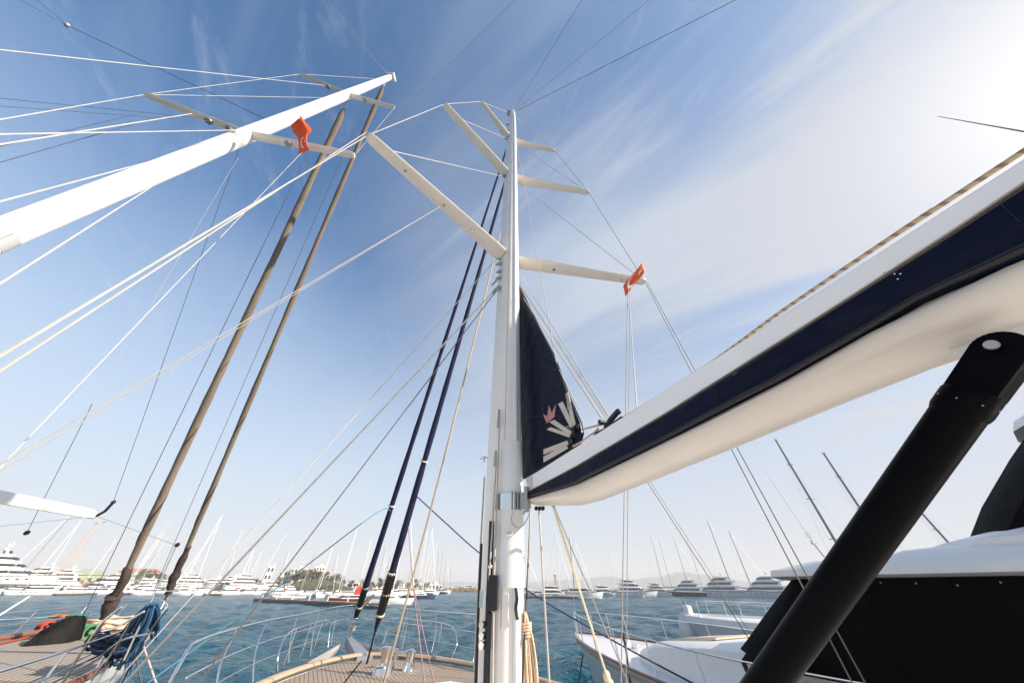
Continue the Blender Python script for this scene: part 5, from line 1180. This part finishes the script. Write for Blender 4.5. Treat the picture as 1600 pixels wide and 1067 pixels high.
small = [(62, 138, 13, 2, 175), (118, 140, 12, 2, 10), (140, 132, 13, 1, 175), (176, 138, 13, 2, 15), (212, 136, 12, 2, 185), (240, 132, 11, 1, 5), (272, 138, 12, 2, 175), (20, 150, 16, 2, -170), (92, 175, 13, 2, 10), (160, 190, 12, 1, 180), (196, 175, 11, 1, 170), (226, 160, 12, 1, 20), (258, 150, 11, 1, 190), (286, 165, 13, 2, 5), (318, 150, 11, 1, 15), (352, 140, 11.5, 1, 178), (384, 150, 11, 1, 175), (402, 165, 10, 1, 30), (432, 150, 10, 1, 170), (455, 160, 12, 2, 20), (478, 145, 9, 1, 190), (500, 150, 11, 1, 15), (545, 140, 10, 1, 0), (565, 150, 12, 2, 20), (590, 145, 11, 1, 200), (615, 150, 12, 1, 10), (632, 165, 12, 2, 15), (672, 170, 11, 1, 5), (690, 200, 13, 1, 0)]
for i, (px, k, L, ti, dg) in enumerate(small):
    p = wat(px, k); cv_ = rnd.choice((None, (bluecan, -0.4, 0.0, 1.6), (navycan, -0.4, -0.1, 1.5), None, (redhose, -0.42, -0.2, 1.4)))
    cn_ = {None: 'white'}.get(cv_, 'white') if cv_ is None else {bluecan.name: 'blue-canopied white', navycan.name: 'navy-canopied white', redhose.name: 'red-canopied white'}[cv_[0].name]
    motor_yacht('motor_boat', f'{cn_} {"flybridge" if ti == 2 else "low"} motor boat, {ordw(i)} along the marina waterfront', 'motor boat', p, hdg(p, dg), L, tiers=ti, H=L*0.11, radar=ti == 2, canvas=cv_, group=GM)
# bigger yachts behind, partly on the hard
GB = 'large motor yachts in the boatyard behind'
for i, (px, k, L, ti, dg, hm, zz, lb_) in enumerate(((2, 140, 35, 4, 8, gel, 3.5, 'tallest white motor yacht high on the boatyard at the left edge'), (70, 168, 25, 3, 170, gel, 2.8, 'white motor yacht on the boatyard before the green hangar'), (148, 155, 27, 3, 172, gel, 0, 'white multi-deck motor yacht with dark hull stripe left of the tan furled sail'),
        (255, 175, 20, 2, 175, hullgrey, 2.5, 'motor yacht wrapped in grey sheeting between the tan furled sails'), (300, 168, 22, 3, 10, gel, 2.2, 'white motor yacht with radar mast right of the second tan sail'), (345, 170, 19, 3, 172, gel, 2.0, 'white motor yacht with two rows of dark windows between thick shrouds'),
        (385, 170, 22, 3, 10, gel, 2.0, 'white three-deck motor yacht left of the small white tower'), (425, 190, 17, 2, 5, gel, 1.0, 'white motor yacht on blocks below the small white tower'), (28, 160, 27, 3, 172, gel, 2.8, 'white motor yacht on the boatyard beside the tallest one'), (105, 195, 20, 2, 8, gel, 2.2, 'low white motor yacht parked in front of the green hangar'), (215, 190, 18, 2, 176, gel, 1.5, 'white motor yacht below the red-tiled building'), (322, 195, 18, 2, 174, gel, 1.8, 'plain white motor yacht on blocks just right of the radar-masted one'))):
    p = wat(px, k, zz); motor_yacht('motor_yacht', lb_, 'motor yacht', p, hdg(p, dg), L, tiers=ti, hullm=hm, H=L*0.10, group=GB)
# far breakwater boats right of the marina
for i, (px, k, L) in enumerate(((715, 300, 16), (735, 310, 18), (752, 300, 14))):
    p = wat(px, k); motor_yacht('motor_boat', f'small white boat, {("leftmost", "middle", "rightmost")[i]} of three behind the yellow rock breakwater', 'motor boat', p, hdg(p, 5), L, tiers=2, H=L*0.1)
# ---- land
def rockstrip(name, label, pts, wd, h, n, m_, kind):
    g = MB(); R = random.Random(3)
    for i in range(n):
        t = R.random()*(len(pts)-1); j = min(int(t), len(pts)-2); c = Vector(pts[j]).lerp(Vector(pts[j+1]), t-j)
        off = R.uniform(-1, 1); c = c+Vector((R.uniform(-1, 1)*0.5, off*wd, (1-abs(off))*h*R.uniform(0.6, 1.0))); s = R.uniform(0.7, 1.6)
        vs = [c+Vector((R.uniform(.6, 1)*s*x, R.uniform(.6, 1)*s*y, R.uniform(.5, .9)*s*z)) for x in (-1, 1) for y in (-1, 1) for z in (-1, 1)]
        g.add(vs, [(0, 1, 3, 2), (4, 6, 7, 5), (0, 4, 5, 1), (2, 3, 7, 6), (0, 2, 6, 4), (1, 5, 7, 3)])
    o = g.build(name, m_); tag(o, label, 'rocks', kind=kind); return o
rock = mat('yellow_rock', (0.34, 0.235, 0.12), 0.9, noise=0.35, var=0.5)
rockstrip('breakwater_rocks', 'yellowish heap of breakwater rocks along the far shore left of the nearest mast', [wat(698, 300), wat(765, 300)], 3, 3.0, 500, rock, 'stuff')
rockstrip('shore_rocks', 'yellowish rocks of the shore embankment behind the small boats at left', [wat(-60, 165), wat(110, 178), wat(180, 182)], 4, 5.0, 900, rock, 'stuff')
rockstrip('shore_rocks', 'patch of yellow rocks on the shore between the tan sails and shrouds', [wat(285, 182), wat(345, 180)], 3, 3.5, 260, rock, 'stuff')
earth = mat('dry_earth', (0.085, 0.085, 0.04), 0.95, noise=0.06, var=0.4)
def ridge(name, kind, cols, m_, depthy=60, lab=None):
    """terrain strip: cols = (px, k, h)"""
    g = MB(); rings = []
    for px, k, h in cols:
        p = wat(px, k); d = Vector((p.x, p.y, 0)).normalized()
        rings.append([p+Vector((0, 0, -0.5)), p+d*4+Vector((0, 0, min(1.8, h))), p+d*depthy*0.45+Vector((0, 0, h)), p+d*depthy+Vector((0, 0, h*0.9)), p+d*depthy*1.6+Vector((0, 0, -0.5))])
    g.rings(rings, caps=False); o = g.build(name, m_, smooth=True); o['kind'] = kind; return o
R2 = random.Random(5)
ridge('shore', 'structure', [(px, 195+8*math.sin(px*.03), 2.0+4.5*math.sin(max(0, min(1, (px-180)/90))*math.pi)+(5.5 if 430 < px < 545 else 0)*math.sin(max(0, min(1, (px-430)/115))*math.pi)+R2.uniform(0, 0.8)) for px in range(-120, 700, 12)], earth)
hillm = mat('far_mountain', (0.10, 0.12, 0.13), 0.95, noise=0.002, var=0.3)
def mountain(cols, dist, name='mountain'):
    g = MB(); rings = []
    for px, h in cols:
        r_ = ray(px, 917); d = Vector((r_.x, r_.y, 0)).normalized(); p = d*dist
        rings.append([Vector((p.x, p.y, -3)), p+d*dist*0.03+Vector((0, 0, h)), p+d*dist*0.10+Vector((0, 0, -3))])
    g.rings(rings, caps=False); o = g.build(name, hillm, smooth=True); o['kind'] = 'structure'
def prof(pts, step=8):
    o = []; R = random.Random(9)
    for (x0, h0), (x1, h1) in zip(pts[:-1], pts[1:]):
        n = max(1, int((x1-x0)/step))
        for i in range(n): t = i/n; t2 = t*t*(3-2*t); o.append((x0+(x1-x0)*t, h0+(h1-h0)*t2+R.uniform(-3, 3)))
    o.append(pts[-1]); return o
mountain(prof([(560, 2), (640, 35), (700, 45), (760, 38), (830, 45), (900, 68), (950, 88), (990, 70), (1030, 85), (1070, 118), (1120, 95), (1180, 45), (1260, 5)]), 3600)
# ---- buildings
stucco = mat('pale_stucco', (0.66, 0.62, 0.56), 0.9, noise=0.3, var=0.1)
tile = mat('roof_tile', (0.35, 0.13, 0.07), 0.9, noise=1.0, var=0.3)
hang = mat('hangar_green', (0.30, 0.34, 0.22), 0.7, noise=0.05, var=0.08)
def building(name, label, px, k, z0, w_, d_, h, floors=2, roof='flat', m_=None, dg=0, cols=6):
    p = wat(px, k, z0); r = thing(name, label, 'building', p, hdg(p, dg))
    raw(MB().box((0, 0, h/2-1), (w_, d_, h+2)), 'wall', m_ or stucco, r)
    if roof == 'flat':
        raw(MB().box((0, 0, h+0.15), (w_*1.03, d_*1.03, 0.3)).box((w_*0.15, 0, h+1.0), (w_*0.25, d_*0.4, 1.4)), 'roof', stucco, r)
    else:
        o = 0.6; raw(MB().rings([[(-w_/2-o, -d_/2-o, h), (w_/2+o, -d_/2-o, h), (w_/2+o, d_/2+o, h), (-w_/2-o, d_/2+o, h)], [(-w_/2+d_*0.4, -0.05, h+d_*0.22), (w_/2-d_*0.4, -0.05, h+d_*0.22), (w_/2-d_*0.4, 0.05, h+d_*0.22), (-w_/2+d_*0.4, 0.05, h+d_*0.22)]]), 'roof', tile if roof == 'tile' else hang, r)
    for f in range(floors):
        for c in range(cols):
            raw(MB().box((-w_/2+w_*(c+0.5)/cols, -d_/2-0.03, h*(f+0.5)/floors), (w_/cols*0.5, 0.12, h/floors*0.5)), 'window', glass, r)
    return r
building('hangar', 'long green boatyard hangar with shallow roof behind the yachts at left', 112, 235, 2, 30, 18, 7.5, 1, 'gable', hang, 0, 5)
building('house', 'low red-tiled building on the tree-covered rise between the tan sails', 215, 225, 8.5, 24, 10, 2.6, 1, 'tile', stucco, 0, 7)
building('tower', 'small white tower with flat cap left of the trees', 410, 215, 2, 4.6, 4.6, 13, 3, 'flat', stucco, 5, 2)
for i, (px, w_, h, fl) in enumerate(((446, 11, 5.2, 2), (462, 10, 7.5, 2), (478, 9, 5.0, 2), (492, 8, 8.5, 3), (508, 9, 4.2, 1))):
    building('house', ('pale house at the left end of the hilltop row above the trees', 'taller pale house second in the hilltop row', 'low pale house in the middle of the hilltop row', 'tallest pale house in the hilltop row, crossed by the blue line', 'lowest pale house at the right end of the hilltop row')[i], px, 232, 7.0, w_, 9, h, fl, 'flat' if i != 2 else 'tile', stucco, rnd.uniform(-15, 15), 4)
for i, (px, w_, h) in enumerate(((560, 16, 4), (600, 20, 3.4), (640, 18, 3.6), (676, 14, 3.0), (372, 16, 5), (330, 14, 5.5), (272, 16, 5), (180, 14, 5))):
    building('building', f'low pale marina building, {ordw(sorted((560, 600, 640, 676, 372, 330, 272, 180)).index(px))} behind the forest of masts', px, 240, 2, w_, 8, h, 1, 'flat', stucco, rnd.uniform(-10, 10), 5)
# travel-lift cranes (orange lattice) at left
def crane(label, bx, tx, ty, k, col=orange):
    p = wat(bx, k, 2); H = topH(tx, ty, p)-2; r = thing('crane', label, 'crane', p)
    lat = MB(); w_ = 0.7; lean = 0.05*H
    n = 10
    for sx in (-1, 1):
        for sy in (-1, 1): lat.tube([(sx*w_, sy*w_, 0), (sx*w_*0.5+lean, sy*w_*0.5, H)], 0.07, 4)
    for i in range(n):
        z0, z1 = H*i/n, H*(i+1)/n; f0, f1 = 1-0.5*i/n, 1-0.5*(i+1)/n
        lat.tube([(-w_*f0+lean*i/n, -w_*f0, z0), (w_*f1+lean*(i+1)/n, -w_*f1, z1)], 0.04, 4); lat.tube([(w_*f0+lean*i/n, -w_*f0, z0), (-w_*f1+lean*(i+1)/n, -w_*f1, z1)], 0.04, 4)
    raw(lat, 'lattice_mast', col, r); raw(MB().box((lean, 0, H+0.3), (1.4, 0.5, 0.5)), 'crane_head', col, r); raw(MB().box((0, 0, 0.8), (3, 3, 1.6)), 'base', dullst, r)
crane('slender orange lattice crane at left, the left of two', 66, 108, 818, 150); crane('slender orange lattice crane at left, the right and taller of two', 78, 124, 816, 160)
crane('short orange lattice mast on the pontoon right of the nearest mast', 868, 866, 900, 142)
# ---- trees on the rise
leafm = mat('foliage', (0.065, 0.085, 0.022), 0.8, noise=1.2, var=0.5); leafd = mat('olive_foliage', (0.12, 0.105, 0.045), 0.85, noise=1.2, var=0.4); bark = mat('bark', (0.10, 0.07, 0.05), 0.9)
def tree_proto(seed, h, wd, lm):
    R = random.Random(seed); t = MB(); t.tube([(0, 0, -0.5), (0.1, 0, h*0.25), (0.0, 0.1, h*0.6)], [0.28, 0.2, 0.08], 7)
    for i in range(4):
        a = R.random()*6.28; t.tube([(0, 0, h*0.3), (math.cos(a)*wd*0.3, math.sin(a)*wd*0.3, h*0.6)], [0.12, 0.05], 5)
    c = MB(); cl_s = [(R.gauss(0, wd*0.27), R.gauss(0, wd*0.27), h*R.uniform(0.35, 0.92), R.uniform(0.5, 1.0)*wd*0.24) for _ in range(16)]
    for x, y, z, r_ in cl_s:
        for _ in range(55):
            d = Vector((R.gauss(0, 1), R.gauss(0, 1), R.gauss(0, 0.8))).normalized()*r_*R.uniform(0.5, 1.1); p_ = Vector((x, y, z))+d; s = R.uniform(0.14, 0.34)
            a = Vector((R.gauss(0, 1), R.gauss(0, 1), R.gauss(0, 1))).normalized(); b = a.orthogonal().normalized()
            c.add([p_-a*s, p_-b*s*0.6, p_+a*s, p_+b*s*0.6], [(0, 1, 2, 3)])
    return t, c
protos = {}
tcols = [(196, 222, 7.0), (204, 222, 7.5), (212, 220, 7.2), (220, 222, 7.6), (229, 220, 7.4), (238, 222, 6.6), (246, 220, 6), (434, 206, 5.5), (444, 206, 6), (452, 204, 6.4), (461, 206, 6), (470, 205, 6.6), (479, 203, 7.5), (487, 206, 7.0), (496, 204, 6), (505, 205, 6.8), (514, 206, 6.2), (524, 205, 6.5), (534, 206, 5.5), (545, 207, 5.0), (556, 208, 4.2), (568, 208, 4.0), (580, 209, 3.8), (592, 210, 4.2), (606, 210, 3.6), (620, 211, 3.6), (636, 212, 3.2), (650, 213, 3.0), (664, 214, 3.0), (395, 206, 4.5), (355, 207, 4.0), (312, 207, 4.2), (180, 212, 5.0), (262, 207, 4.6)]
tcols.sort()
for i, (px, k, z0) in enumerate(tcols):
    kd = (i*7) % 4
    lmn, nm = (leafm, 'green') if kd in (0, 2) else (leafd, 'olive')
    if kd not in protos:
        t, c = tree_proto(kd+20, (5.5, 4.2, 4.8, 3.6)[kd], (5.5, 4.5, 6.0, 4.5)[kd], lmn)
        r = thing('tree', '', 'tree'); raw(t, 'trunk', bark, r, True); raw(c, 'crown', lmn, r); protos[kd] = r; use = r
    else: use = copy_tree(protos[kd])
    zb = 2.0+4.5*math.sin(max(0, min(1, (px-180)/90))*math.pi)
    if 430 < px < 545: zb = 2.0+4.5*math.sin((px-430)/115*math.pi)
    use.location = wat(px, k, zb); use.rotation_euler.z = rnd.uniform(0, 6.28); s = rnd.uniform(0.85, 1.25); use.scale = (s, s, s)
    tag(use, f'bushy {nm} tree, {ordw(i) if i < 30 else ("fourth", "third", "second", "last")[min(3, i-len(tcols)+4)]+" before the right end"} along the marina shore', 'tree', 'trees along the marina shore')
# quay behind small boats
for a_, b_, k_, lb_ in ((-80, 70, 172, 'pale concrete quay under the boatyard at the left edge'),):
    pass
pontoon('light planked pontoon beside the small boats at the left edge', wat(84, 118), wat(148, 130), 1.0, 0.8)
pontoon('light planked pontoon between the second tan sail and the thick shrouds', wat(300, 128), wat(345, 130), 1.0, 0.8)
p = wat(45, 122); motor_yacht('motor_yacht', 'sleek white sports yacht with long dark side windows beside the left pontoon', 'motor yacht', p, hdg(p, 176), 15, H=1.7, tiers=1, radar=False)
p = wat(100, 140); motor_yacht('motor_boat', 'white flybridge boat at the planked pontoon below the green hangar', 'motor boat', p, hdg(p, 40), 11, H=1.4, tiers=2)
# marker poles
for px, k, lb_ in ((440, 60, None),):
    pass
# ---- haze
hzb = MB(); X, Y0, Y1 = 4300, -60, 4300
hzb.add([(-X, Y0, -1), (X, Y0, -1), (X, Y1, -1), (-X, Y1, -1), (-X, Y0, 175), (X, Y0, 175), (X, Y1, 175), (-X, Y1, 175)], [(0, 3, 2, 1), (4, 5, 6, 7), (0, 1, 5, 4), (2, 3, 7, 6), (1, 2, 6, 5), (0, 4, 7, 3)])
hm = bpy.data.materials.new('haze_air'); hm.use_nodes = True; ht = hm.node_tree; ht.nodes.clear()
vo = ht.nodes.new('ShaderNodeVolumePrincipled'); vo.inputs['Color'].default_value = (0.97, 0.97, 0.98, 1); vo.inputs['Density'].default_value = HAZE; vo.inputs['Anisotropy'].default_value = 0.0
oo = ht.nodes.new('ShaderNodeOutputMaterial'); ht.links.new(vo.outputs[0], oo.inputs['Volume'])
o = hzb.build('haze', hm); o['kind'] = 'stuff'; tag(o, 'pale haze over the harbour water fading the far mountains', 'haze')
